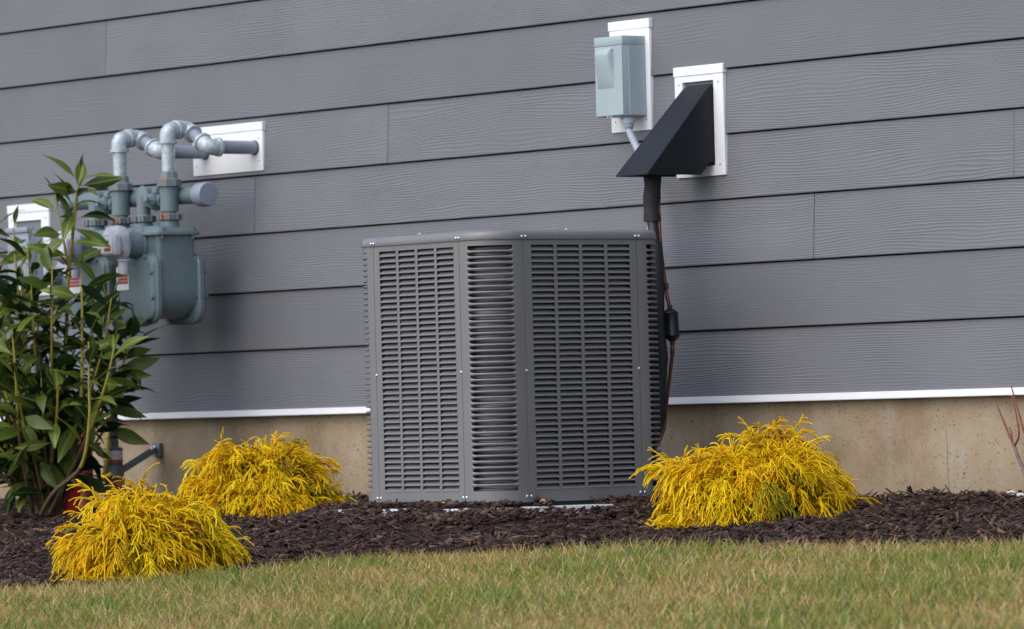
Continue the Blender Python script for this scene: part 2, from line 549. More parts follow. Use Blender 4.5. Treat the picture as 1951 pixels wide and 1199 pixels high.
# ------------------------------------------------------------------ house wall
EXPO = 0.1778; Z0 = 0.2711
house = thing('house_wall', 'grey lap-sided house wall on a tan concrete foundation', 'house wall', (0, 0, 0))
XL, XR = -7.0, 6.0
joints = {0: [-4.6, -0.95 - 2.7, 3.05], 1: [-3.2, 2.9], 2: [-2.95, 1.355, 4.6], 3: [-4.9, -1.303, 2.162], 4: [-4.1, -0.595, 3.0], 5: [-3.3, 2.75], 6: [-5.6, -2.119, 3.6]}
NROW = 15
for k in range(NROW):
    zb = 0.264 if k == 0 else Z0 + k * EXPO
    ht = (Z0 + (k + 1) * EXPO - zb) - 0.0042  # boards stop short; the slit left open imitates the lap shadow line
    js = joints.get(k, [(-5.8 + (k * 1.31) % 2.4), (-2.2 + (k * 1.31) % 2.4), (1.45 + (k * 1.31) % 2.4)])
    cuts = [XL] + sorted(js) + [XR]
    for a, b in zip(cuts[:-1], cuts[1:]):
        a2, b2 = a + 0.0012, b - 0.0012
        tl = 0.0102 * ht / 0.2048
        off = random.uniform(-0.0006, 0.0006)
        g = Geo()
        prof = [(0.0015 + off, 0.0), (0.0 + off, 0.002), (tl + off, ht), (tl + 0.0078 + off, ht), (0.0078 + off, 0.0)]
        L = b2 - a2
        g.loft([[(0, y, z) for y, z in prof], [(L, y, z) for y, z in prof]])
        o = g.build('siding_board', 'siding', house, 20)
        o.location = (a2, 0.0, zb)
Geo().box(XL, XR, 0.0195, 0.22, 0.26, Z0 + NROW * EXPO).build('lap_shade_sheathing', 'lap_shade', house)  # wall body; its dark face in the slits stands in for lap shade
Geo().box(XL + 0.02, XR - 0.02, 0.026, 0.25, -0.6, 0.2495).build('foundation', 'concrete', house)
g = Geo()
prof = [(0.028, 0.247), (-0.007, 0.247), (-0.008, 0.249), (-0.006, 0.2655), (0.004, 0.2675), (0.028, 0.2675)]
g.loft([[(XL, y, z) for y, z in prof], [(XR, y, z) for y, z in prof]])
g.build('starter_trim', 'white', house, 20)

# ------------------------------------------------------------------ condenser
AC_S, AC_R, AC_H, AC_X, AC_YAW = 0.6217, 0.1204, 0.6889, 0.8117, 0.0134
hs = AC_S / 2; hh = hs - AC_R
ac = thing('air_conditioner', 'grey louvered air conditioner condenser unit standing on the bed', 'air conditioner', (AC_X, -(0.30 + hs), 0.0), AC_YAW)
AR = 0.1064
Z_OPEN0, Z_OPEN1, NR = 0.032, 0.675, 42
PITCH = (Z_OPEN1 - Z_OPEN0) / NR
PW = 2 * hh - 0.0016
st_w, col_w, mul_w = 0.0255, 0.0745, 0.0107
st_r = PW - st_w - 4 * col_w - 3 * mul_w
cols = []
u = -PW / 2 + st_w
for i in range(4):
    cols.append((u, u + col_w)); u += col_w + mul_w
# louver mesh, u along width, outward = -y
g = Geo()
lz = [(-0.0005, 0.0), (-0.0016, 0.0013), (-0.0006, 0.0034), (0.0105, 0.0114), (0.0112, 0.0106), (0.0006, 0.0022)]
w = col_w / 2 + 0.0006
g.loft([[(-w + (0.0025 if z > 0.006 else 0), y, z) for y, z in lz], [(w - (0.0025 if z > 0.006 else 0), y, z) for y, z in lz]])
louver0 = g.build('louver', 'ac', None, 50)
louver_me = louver0.data
bpy.data.objects.remove(louver0)
def louver_panel(loc, rz, with_louvers=True):
    g = Geo()
    t0, t1 = 0.0, 0.0014
    g.box(-PW / 2, PW / 2, t0, t1, 0.0, Z_OPEN0)
    g.box(-PW / 2, PW / 2, t0, t1, Z_OPEN1, AC_H)
    if with_louvers:
        edges = [-PW / 2] + [v for c in cols for v in c] + [PW / 2]
        for a, b in zip(edges[0::2], edges[1::2]):
            g.box(a, b, t0, t1, Z_OPEN0, Z_OPEN1)
    else:
        g.box(-PW / 2, PW / 2, t0, t1, Z_OPEN0, Z_OPEN1)
    # returned edges
    g.box(-PW / 2, -PW / 2 + 0.0012, t1, 0.010, 0.0, AC_H)
    g.box(PW / 2 - 0.0012, PW / 2, t1, 0.010, 0.0, AC_H)
    p = g.build('louver_panel', 'ac', ac, 30)
    p.location = loc; p.rotation_euler = (0, 0, rz)
    if with_louvers:
        for (a, b) in cols:
            for r in range(NR):
                link('louver', louver_me, p, ((a + b) / 2, 0.0, Z_OPEN0 + r * PITCH))
    return p
louver_panel((0, -hs, 0), 0)
louver_panel((hs, 0, 0), PI / 2)
louver_panel((-hs, 0, 0), -PI / 2, False)
louver_panel((0, hs, 0), PI, False)

# corner panel in its own frame: corner pointing to (+x, -y); local origin at the centre of the unit
def corner_path(a0, a1, n, r=AR):
    c = hs - AR
    return [(c + r * math.sin(a), -c - r * math.cos(a)) for a in (a0 + (a1 - a0) * k / n for k in range(n + 1))]
A0, A1 = math.radians(11), math.radians(79)
def ribbon(path_o, path_i, z0, z1):
    g = Geo()
    n = len(path_o)
    V = [(x, y, z) for z in (z0, z1) for (x, y) in path_o + path_i]
    F = []
    m2 = 2 * n
    for i in range(n - 1):
        F.append((i, i + 1, m2 + i + 1, m2 + i))
        F.append((n + i + 1, n + i, m2 + n + i, m2 + n + i + 1))
        F.append((i + 1, i, n + i, n + i + 1))
        F.append((m2 + i, m2 + i + 1, m2 + n + i + 1, m2 + n + i))
    F.append((0, m2, m2 + n, n)); F.append((n - 1, 2 * n - 1, m2 + 2 * n - 1, m2 + n - 1))
    g.add(V, F)
    return g
full_o = [(hh + 0.0008, -hs)] + corner_path(0, PI / 2, 14) + [(hs, -hh - 0.0008)]
full_i = [(hh + 0.0008, -hs + 0.0014)] + corner_path(0, PI / 2, 14, AR - 0.0014) + [(hs - 0.0014, -hh - 0.0008)]
lo_o = [(hh + 0.0008, -hs)] + corner_path(0, A0, 3); lo_i = [(hh + 0.0008, -hs + 0.0014)] + corner_path(0, A0, 3, AR - 0.0014)
hi_o = corner_path(A1, PI / 2, 3) + [(hs, -hh - 0.0008)]; hi_i = corner_path(A1, PI / 2, 3, AR - 0.0014) + [(hs - 0.0014, -hh - 0.0008)]
g = Geo()
for (po, pi_, z0, z1) in ((full_o, full_i, 0, Z_OPEN0), (full_o, full_i, Z_OPEN1, AC_H), (lo_o, lo_i, Z_OPEN0, Z_OPEN1), (hi_o, hi_i, Z_OPEN0, Z_OPEN1)):
    r = ribbon(po, pi_, z0, z1); g.add(r.V, r.F)
# rounded slot ends
for zz in range(NR):
    zc = Z_OPEN0 + zz * PITCH
co = g.build('corner_panel', 'ac', ac, 30)
corner_me = co.data
# slat of the corner: bulged bar along the arc
NB = 9
rings = []
for k in range(NB + 1):
    a = A0 - 0.012 + (A1 - A0 + 0.024) * k / NB
    c = hs - AR
    grow = 1.0 + 0.9 * max(0, 1 - min(k, NB - k) / 0.9)
    prof = [(AR - 0.0016, -0.0031 * grow), (AR + 0.0004, -0.0027 * grow), (AR + 0.0018, 0.0004), (AR + 0.0004, 0.0027 * grow), (AR - 0.0016, 0.0031 * grow)]
    rings.append([(c + r * math.sin(a), -c - r * math.cos(a), z) for r, z in prof])
gs = Geo().loft(rings)
sl0 = gs.build('slat', 'ac', None, 60); slat_me = sl0.data
bpy.data.objects.remove(sl0)
g = Geo(); r = ribbon(full_o, full_i, 0, AC_H); g.add(r.V, r.F)
for i, rz in enumerate((0, PI / 2, -PI / 2, PI)):
    c = co if i == 0 else link('corner_panel', corner_me, ac)
    c.rotation_euler = (0, 0, rz)
    if i == 3: 
        continue
    for k in range(1, NR):
        link('slat', slat_me, c, (0, 0, Z_OPEN0 + k * PITCH))
# coil inside
def rr_ring(off, z, rad=AR, n=10):
    s = AC_S + 2 * off; q = max(0.004, rad + off)
    return [(x, y, z) for x, y in rrect(s, s, q, n)]
Geo().loft([rr_ring(-0.026, 0.012), rr_ring(-0.026, 0.682)]).build('coil', 'coil', ac)
Geo().loft([rr_ring(-0.006, -0.010), rr_ring(-0.006, 0.006)]).build('base_pan', 'dark', ac)
prof = [(-0.012, 0.6897), (0.0030, 0.6897), (0.0036, 0.6912), (0.0034, 0.7010), (0.0018, 0.7070), (-0.0030, 0.7120), (-0.0100, 0.7150), (-0.0300, 0.7165), (-0.0700, 0.7175), (-0.0720, 0.7100), (-0.0725, 0.6950)]
Geo().loft([rr_ring(o, z) for o, z in prof]).build('top_cap', 'accap', ac, 50)
# fan guard over the well
g = Geo()
for R_ in (0.07, 0.11, 0.15, 0.19, 0.225):
    ring = [(R_ * math.cos(a), R_ * math.sin(a), 0.7165) for a in (2 * PI * k / 40 for k in range(41))]
    g.tube(ring, 0.0016, 5, False)
for k in range(16):
    a = 2 * PI * k / 16
    g.tube([(0.05 * math.cos(a), 0.05 * math.sin(a), 0.7145), (0.245 * math.cos(a), 0.245 * math.sin(a), 0.7145)], 0.0016, 5)
g.build('fan_guard', 'dark', ac)
# screws
g = Geo().lathe([(0, 0.0042), (0.0010, 0.0042), (0.0024, 0.0032), (0.0032, 0.0012), (0.0033, 0.0)], (0, 0, 0), (0, -1, 0), 10)
sc0 = g.build('screw', 'zinc'); screw_me = sc0.data; bpy.data.objects.remove(sc0)
def screw(x, y, z, rz):
    link('screw', screw_me, ac, (x, y, z), (0, 0, rz))
eo = 0.0036
for sx in (-1, 1):
    for d in (-0.006, 0.006):
        screw(sx * hh + d, -hs - eo, 0.697, 0); screw(hs + eo, sx * hh + d, 0.697, PI / 2)
    for z, ds in ((0.345, (-0.002 * sx,)), (0.016, (-0.0075, 0.0075))):
        for d in ds:
            screw(sx * hh + d, -hs, z, 0); screw(hs, sx * hh + d, z, PI / 2)
g = Geo().lathe([(0, 0.004), (0.002, 0.004), (0.004, 0.001), (0.0041, 0)], (0, 0, 0), (0, 0, 1), 8)
s2 = g.build('screw', 'zinc', ac); s2.location = (-0.02, -hs + 0.03, 0.7165)
link('screw', s2.data, ac, (hs - 0.03, -0.02, 0.7165))

pad = Geo().rbox(PAD[0], PAD[1], PAD[2], PAD[3], -0.10, -0.0115, 0.006, 2)
for_pad = pad.build('equipment_pad', 'pad')
tag(for_pad, 'pale concrete pad half buried in mulch under the condenser', 'pad')

# ------------------------------------------------------------------ things on the wall
def plate(name, label, x0, x1, z0, z1, hole=None, y1=0.016, y0=-0.0035, cap=True, group=None):
    t = thing(name, label, 'mounting block', ((x0 + x1) / 2, 0, z0), 0, group)
    w = (x1 - x0); h = z1 - z0
    g = Geo()
    if hole:
        a, b, c, d = hole
        a -= (x0 + x1) / 2; b -= (x0 + x1) / 2; c -= z0; d -= z0
        g.rbox(-w / 2, a, y0, y1, 0, h, 0.0015, 1); g.rbox(b, w / 2, y0, y1, 0, h, 0.0015, 1)
        g.box(a - 0.001, b + 0.001, y0 + 0.0005, y1, 0.0006, c); g.box(a - 0.001, b + 0.001, y0 + 0.0005, y1, d, h - 0.0006)
        g.box(a - 0.001, b + 0.001, y1 - 0.0015, y1 + 0.0025, c - 0.001, d + 0.001)
    else:
        g.rbox(-w / 2, w / 2, y0, y1, 0, h, 0.002, 2)
    g.build('plate', 'white', t, 25)
    if cap:
        Geo().rbox(-w / 2 - 0.003, w / 2 + 0.003, y0 - 0.002, y1, h - 0.022, h + 0.004, 0.0015, 1).build('drip_cap', 'white', t, 25)
    for sx in (-1, 1):
        for zz in (0.03, h - 0.045):
            Geo().lathe([(0, 0.0024), (0.0010, 0.0022), (0.0011, 0)], (sx * (w / 2 - 0.02), y0, zz), (0, -1, 0), 8).build('nail_head', 'riser', t)
    return t
plate('mounting_block', 'white mounting block behind the pale grey disconnect box', 0.492, 0.672, 1.010, 1.316)
plate('mounting_block', 'white framed mounting block round the black line hood', 0.780, 0.992, 0.869, 1.170, hole=(0.814, 0.949, 0.897, 1.131))
plate('mounting_block', 'wide white mounting block where two gas pipes enter the wall', -1.626, -1.243, 0.994, 1.139)
plate('mounting_block', 'white framed mounting block behind the broad-leaved bush', -2.72, -2.472, 0.655, 0.949, hole=(-2.68, -2.52, 0.69, 0.90))

# utility box in the left block
t = thing('utility_box', 'blue-grey utility box in the white frame behind the bush', 'utility box', (-2.575, 0, 0.70))
Geo().rbox(-0.065, 0.065, -0.060, 0.015, 0.0, 0.16, 0.006, 2).build('housing', 'box2', t)
Geo().rbox(-0.068, 0.068, -0.066, -0.050, 0.158, 0.176, 0.004, 2).build('lid', 'box2', t)
Geo().lathe([(0, 0.018), (0.03, 0.018)], (0, -0.03, -0.03), (0, 0, 1), 14).build('conduit_stub', 'box2', t)

# disconnect box
t = thing('disconnect_box', 'pale grey-green electrical disconnect box with a raised front', 'electrical box', (0.592, 0, 1.050))
x0, x1 = -0.062, 0.062
Geo().rbox(x0, x1, -0.083, -0.004, 0.0, 0.205, 0.002, 2).build('housing', 'box', t)
Geo().rbox(x0 - 0.002, x1 + 0.002, -0.0865, -0.007, 0.196, 0.222, 0.003, 2).build('lid', 'box', t)
g = Geo()   # cover plate slightly proud
g.rbox(x0 + 0.001, x1 - 0.0005, -0.0865, -0.0825, 0.002, 0.195, 0.0012, 1)
cov = g.build('cover', 'box', t)
# embossed pull recess: deep hump at the top, fading down
rings = []
for k, (z, d, wv) in enumerate(((0.190, 0.0, 0.036), (0.187, 0.010, 0.034), (0.180, 0.017, 0.032), (0.168, 0.019, 0.031), (0.14, 0.0135, 0.032), (0.11, 0.0080, 0.0335), (0.085, 0.003, 0.0365), (0.078, 0.0, 0.038))):
    cx = -0.012
    y = -0.0862
    rings.append([(cx - wv - 0.004, y, z), (cx - wv, y - d * 0.75, z), (cx - wv + 0.006, y - d, z), (cx + wv - 0.006, y - d, z), (cx + wv, y - d * 0.75, z), (cx + wv + 0.003, y, z)])
Geo().loft(rings, True).build('pull_hump', 'box', cov, 50)
side = x1
for r_ in (0.0135, 0.0085):
    ring = [(side + 0.0002, -0.042 + r_ * math.cos(a), 0.048 + r_ * math.sin(a)) for a in (2 * PI * k / 28 for k in range(29))]
    Geo().tube(ring, 0.0008, 5, False).build('knockout', 'box', t)
Geo().rbox(x1 - 0.001, x1 + 0.0016, -0.064, -0.0075, 0.002, 0.194, 0.0008, 1).build('side_wrap', 'box', t)
Geo().lathe([(0, 0.003), (0.002, 0.003), (0.003, 0.0)], (x1 + 0.002, -0.05, 0.207), (1, 0, 0), 8).build('screw', 'zinc', t)
Geo().tube([(-0.006, -0.087, 0.001), (-0.005, -0.090, -0.004), (0.008, -0.090, -0.004), (0.009, -0.087, 0.001)], 0.0015, 6).build('hasp', 'zinc', t)

# conduit
t = thing('conduit', 'grey flexible conduit running from the disconnect box behind the hood', 'conduit', (0.632, -0.052, 0.70))
cx = lambda p: (p[0] - 0.632, p[1] + 0.052, p[2] - 0.70)
path = curve_pts([cx(p) for p in [(0.632, -0.052, 1.025), (0.640, -0.052, 1.000), (0.683, -0.055, 0.944), (0.735, -0.06, 0.880), (0.765, -0.075, 0.80), (0.785, -0.11, 0.70), (0.795, -0.15, 0.55), (0.80, -0.24, 0.43), (0.79, -0.31, 0.41)]], 60)
Geo().tube(path, 0.0105, 12).build('hose', 'conduit', t)
g = Geo().lathe([(0, 0.0125), (0.004, 0.0145), (0.012, 0.0150), (0.013, 0.0170), (0.026, 0.0170), (0.027, 0.0135), (0.034, 0.0135)], cx((0.634, -0.052, 1.0165)), (0, 0, 1), 16)
g.build('connector', 'conduit', t)

# line-set hood
t = thing('line_hood', 'black wedge-shaped plastic hood over the pipe hole in siding', 'hood', (0.889, 0, 0.871))
HX0, HX1 = -0.052, 0.059
side = [(0.012, 0.246), (-0.004, 0.250), (-0.022, 0.236), (-0.236, 0.004), (-0.236, 0.0), (-0.052, 0.0), (-0.021, 0.036), (0.012, 0.036)]
def hood_shell():
    g = Geo()
    th = 0.003
    outer = side
    n = len(outer)
    # shell open below: left, right and the slanted front as thick plates
    for xs0, xs1, tap in ((HX0, HX0 + th, 1), (HX1 - th, HX1, 1)):
        g.loft([[(xs0, y, z) for y, z in outer], [(xs1, y, z) for y, z in outer]])
    slope = [(0.012, 0.246), (-0.004, 0.250), (-0.022, 0.236), (-0.236, 0.004), (-0.236, 0.0005), (-0.2315, 0.0005), (-0.019, 0.232), (-0.005, 0.246), (0.012, 0.242)]
    g.loft([[(HX0 + 0.0005, y, z) for y, z in slope], [(HX1 - 0.0005, y, z) for y, z in slope]])
    return g
hs_g = hood_shell()
# flare the front lip sideways: hood is wider at the mouth
hs_g.V = [(x + (0.0 if x > 0 else -0.030 * max(0.0, min(1.0, -y / 0.236))), y, z) for x, y, z in hs_g.V]
hs_g.build('shell', 'hood', t, 25)
Geo().box(HX0 - 0.002, HX1 - 0.002, 0.0122, 0.0142, 0.030, 0.249).build('back_flange', 'hood', t)

# insulated suction line
t = thing('insulated_pipe', 'black foam insulated refrigerant pipe dropping from the hood', 'pipe', (0.87, -0.16, 0.0))
o_ = Vector((0.87, -0.16, 0.0))
up1 = curve_pts([Vector(p) - o_ for p in [(0.866, -0.02, 1.00), (0.858, -0.10, 0.96), (0.857, -0.146, 0.90), (0.858, -0.15, 0.85), (0.852, -0.15, 0.80), (0.853, -0.15, 0.748)]], 30)
Geo().tube(up1, [0.0235 + 0.0010 * math.sin(i * 0.9) for i in range(len(up1))], 14).build('foam_sleeve', 'foam', t)
mid = curve_pts([Vector(p) - o_ for p in [(0.853, -0.15, 0.752), (0.858, -0.15, 0.72), (0.866, -0.155, 0.67)]], 10)
Geo().tube(mid, 0.0155, 12).build('taped_joint', 'drier', t)
lo1 = curve_pts([Vector(p) - o_ for p in [(0.866, -0.155, 0.69), (0.876, -0.16, 0.60), (0.892, -0.17, 0.48), (0.897, -0.17, 0.40), (0.897, -0.17, 0.362)]], 24)
Geo().tube(lo1, [0.020 + 0.002 * math.sin(i * 0.35) for i in range(len(lo1))], 14).build('foam_sleeve', 'foam', t)
lo2 = curve_pts([Vector(p) - o_ for p in [(0.897, -0.17, 0.366), (0.896, -0.175, 0.30), (0.888, -0.19, 0.18), (0.882, -0.24, 0.12), (0.88, -0.31, 0.11)]], 24)
Geo().tube(lo2, [0.0205] * 2 + [0.020] * (len(lo2) - 2), 14).build('foam_sleeve', 'foam', t)
Geo().lathe([(0, 0.0165), (0.003, 0.0175), (0.006, 0.0165)], Vector((0.8665, -0.155, 0.685)) - o_, (0.1, 0, 1), 14).build('cable_tie', 'ink', t)

# copper liquid line and filter drier
t = thing('copper_line', 'thin copper liquid line with a black filter drier', 'pipe', (0.89, -0.14, 0.0))
o_ = Vector((0.89, -0.14, 0.0))
c1 = curve_pts([Vector(p) - o_ for p in [(0.874, -0.11, 0.93), (0.871, -0.14, 0.86), (0.869, -0.14, 0.786), (0.873, -0.14, 0.68), (0.884, -0.14, 0.607), (0.894, -0.14, 0.549), (0.905, -0.14, 0.515)]], 36)
Geo().tube(c1, 0.0052, 10).build('copper_tube', 'copper', t)
c2 = curve_pts([Vector(p) - o_ for p in [(0.914, -0.14, 0.412), (0.912, -0.14, 0.385), (0.897, -0.14, 0.32), (0.877, -0.14, 0.235), (0.866, -0.145, 0.17), (0.87, -0.20, 0.11), (0.88, -0.31, 0.09)]], 30)
Geo().tube(c2, 0.0052, 10).build('copper_tube', 'copper', t)
ax = (Vector((0.914, -0.14, 0.412)) - Vector((0.907, -0.14, 0.515))).normalized()
Geo().lathe([(-0.002, 0.0065), (0.006, 0.0068), (0.009, 0.011), (0.016, 0.0195), (0.019, 0.0218), (0.022, 0.0208), (0.078, 0.0208), (0.081, 0.0220), (0.086, 0.0205), (0.093, 0.012), (0.097, 0.007), (0.106, 0.0068)], Vector((0.907, -0.14, 0.515)) - o_, ax, 20).build('filter_drier', 'drier', t)
for z in (0.56, 0.385):
    pz = Vector((0.893 if z > 0.5 else 0.9125, -0.14, z)) - o_
    Geo().lathe([(0, 0.0058), (0.003, 0.0066), (0.016, 0.0066), (0.019, 0.0058)], pz, (0.02, 0, 1), 10).build('brazed_collar', 'copper', t)

# ------------------------------------------------------------------ gas meters
def meter(xc, label):
    t = thing('gas_meter', label, 'gas meter', (xc, -0.2425, 0.0), 0, 'painted gas meters hung on the manifold')
    # local y: front = -0.0925
    def ring(w, z0, z1, y, rad):
        return [(x, y, z) for x, z in rrect(w, z1 - z0, rad, 6, 0, (z0 + z1) / 2)]
    ZB, ZT = 0.533, 0.747
    RD = (0.052, 0.052, 0.036, 0.036)
    def sh(d): return tuple(max(0.004, r - d) for r in RD)
    # drum between the covers
    g = Geo()
    dr = [(x, z) for x, z in rrect(0.194, 0.19, (0.088, 0.088, 0.012, 0.012), 8, 0, 0.645)]
    g.loft([[(x, -0.068, z) for x, z in dr], [(x, 0.08, z) for x, z in dr]])
    g.build('drum', 'meter', t, 40)
    for sgn, nm in ((-1, 'front_cover'), (1, 'rear_cover')):
        g = Geo()
        lay = [(0.058, 0.016), (0.060, 0.004), (0.064, 0.0), (0.077, 0.0), (0.079, 0.003), (0.0795, 0.006), (0.088, 0.010), (0.0925, 0.017), (0.093, 0.026)]
        g.loft([ring(0.210 - 2 * d, ZB + d, ZT - d, sgn * y + (0.012 if sgn > 0 else 0.0), sh(d)) for y, d in lay])
        c = g.build(nm, 'meter', t, 30)
        for bx, bz in ((-0.09, 0.69), (0.09, 0.69), (-0.093, 0.615), (0.093, 0.615), (-0.055, 0.546), (0.055, 0.546), (0.0, 0.542), (0.06, 0.738), (-0.06, 0.738)):
            Geo().lathe([(-0.024, 0.0048), (0.012, 0.0048), (0.0125, 0.0075), (0.017, 0.0070), (0.0175, 0)], (bx, sgn * 0.079 + (0.012 if sgn > 0 else 0.0), bz), (0, sgn, 0), 10).build('bolt', 'meter', c)
    # gussets flaring from the neck to the covers
    g = Geo()
    for sx in (-1, 1):
        g.loft([[(sx * 0.080, -0.062, 0.70), (sx * 0.099, -0.062, 0.735), (sx * 0.097, -0.050, 0.735), (sx * 0.086, -0.035, 0.62), (sx * 0.070, -0.062, 0.56)],
                [(sx * 0.070, -0.060, 0.70), (sx * 0.098, -0.060, 0.735), (sx * 0.098, -0.052, 0.735), (sx * 0.088, -0.040, 0.62), (sx * 0.072, -0.060, 0.56)]])
    g.build('gusset', 'meter', t)
    # valve box above
    g = Geo()
    def vb(w, d, z, r): return [(x, y, z) for x, y in rrect(w, d, r, 5)]
    g.loft([vb(0.190, 0.128, 0.66, 0.012), vb(0.194, 0.136, 0.72, 0.014), vb(0.196, 0.139, 0.803, 0.016)])
    g.build('neck', 'meter', t, 40)
    g = Geo()
    g.loft([vb(0.214, 0.158, 0.802, 0.02), vb(0.222, 0.166, 0.804, 0.022), vb(0.222, 0.166, 0.812, 0.022), vb(0.218, 0.162, 0.815, 0.022), vb(0.205, 0.148, 0.826, 0.03), vb(0.185, 0.13, 0.832, 0.03)])
    fl = g.build('top_flange', 'meter', t, 35)
    for bx, by in ((0.1, -0.055), (0.1, 0.055), (-0.1, -0.055), (-0.1, 0.055), (0.03, -0.073), (-0.03, -0.073), (0.03, 0.073)):
        Geo().lathe([(-0.012, 0.0065), (0.010, 0.0065), (0.012, 0.010), (0.022, 0.009), (0.0225, 0)], (bx, by, 0.803), (0, 0, 1), 10).build('bolt', 'meter', fl)
    for sx in (-1, 1):   # threaded spuds with swivel nuts
        Geo().lathe([(0, 0.030), (0.020, 0.028), (0.022, 0.0245), (0.04, 0.0245)], (sx * 0.0725, -0.0075, 0.825), (0, 0, 1), 20).build('spud', 'meter', t)
        g = Geo()
        prof = [(0.0, 0.031), (0.003, 0.034), (0.018, 0.034), (0.022, 0.029), (0.023, 0.020)]
        g.lathe(prof, (sx * 0.0725, -0.0075, 0.847), (0, 0, 1), 10)
        nut = g.build('swivel_nut', 'rusty', t, 20)
        for k in range(8):
            a = 2 * PI * k / 8 + 0.2
            Geo().rbox(sx * 0.0725 + 0.034 * math.cos(a) - 0.004, sx * 0.0725 + 0.034 * math.cos(a) + 0.004, -0.0075 + 0.034 * math.sin(a) - 0.004, -0.0075 + 0.034 * math.sin(a) + 0.004, 0.849, 0.867, 0.001, 1).build('lug', 'rusty', nut)
    # index: tube from the neck, shell and dial box
    Geo().lathe([(0.0, 0.046), (0.012, 0.046), (0.014, 0.041), (0.060, 0.040), (0.062, 0.047), (0.070, 0.047)], (0, -0.066, 0.776), (0, -1, 0), 24).build('index_tube', 'meter', t)
    ix = Geo()
    def ir(w, z0, z1, y, r): return [(x, y, z) for x, z in rrect(w, z1 - z0, r, 6, 0, (z0 + z1) / 2)]
    ix.loft([ir(0.094, 0.728, 0.826, -0.135, 0.04), ir(0.100, 0.726, 0.832, -0.140, 0.036), ir(0.098, 0.727, 0.836, -0.160, 0.034), ir(0.080, 0.733, 0.832, -0.176, 0.03), ir(0.072, 0.738, 0.822, -0.182, 0.025)])
    sh_ = ix.build('index_shell', 'clear', t, 40)
    Geo().rbox(-0.064, 0.064, -0.204, -0.176, 0.742, 0.806, 0.008, 3).build('dial_box', 'clear', t)
    d = Geo().rbox(-0.054, 0.054, -0.2065, -0.2035, 0.749, 0.799, 0.002, 1).build('dial_plate', 'dial', t)
    for k, (dx, dz) in enumerate(((-0.036, 0.785), (-0.014, 0.785), (0.008, 0.784), (0.030, 0.784), (-0.034, 0.761), (-0.012, 0.761))):
        a = k * 1.3
        Geo().add([(dx + 0.008 * math.cos(a + q), -0.2069, dz + 0.008 * math.sin(a + q)) for q in (0, 2.4, 3.9)] + [(dx + 0.008 * math.cos(a + q), -0.2076, dz + 0.008 * math.sin(a + q)) for q in (0, 2.4, 3.9)], [(0, 1, 2), (3, 5, 4), (0, 3, 4, 1), (1, 4, 5, 2), (2, 5, 3, 0)]).build('dial_hand', 'ink', d)
    Geo().box(0.012, 0.046, -0.2074, -0.2062, 0.756, 0.766).build('dial_mark', 'redtag', d)
    Geo().lathe([(0, 0.019), (0.006, 0.019), (0.008, 0.016), (0.046, 0.016)], (0.030, -0.152, 0.732), (0, 0, -1), 16).build('shell_stem', 'clear', t)
    Geo().lathe([(0, 0.0065), (0.006, 0.006), (0.0075, 0.0)], (0.046, -0.168, 0.754), (0.25, -1, 0), 10).build('seal_plug', 'red', t)
    # rating label
    lb = Geo().rbox(-0.098, -0.030, -0.0952, -0.0925, 0.640, 0.712, 0.001, 1).build('rating_label', 'dial', t)
    for k in range(3):
        Geo().box(-0.094 + 0.002 * k, -0.034, -0.0960, -0.0950, 0.660 + k * 0.010, 0.6682 + k * 0.010).build('label_band', 'redtag', lb)
    return t
meter(-1.4615, 'grey-green gas meter with a red and white label, nearer the condenser')
meter(-1.735, 'grey-green gas meter half hidden by the broad-leaved bush')

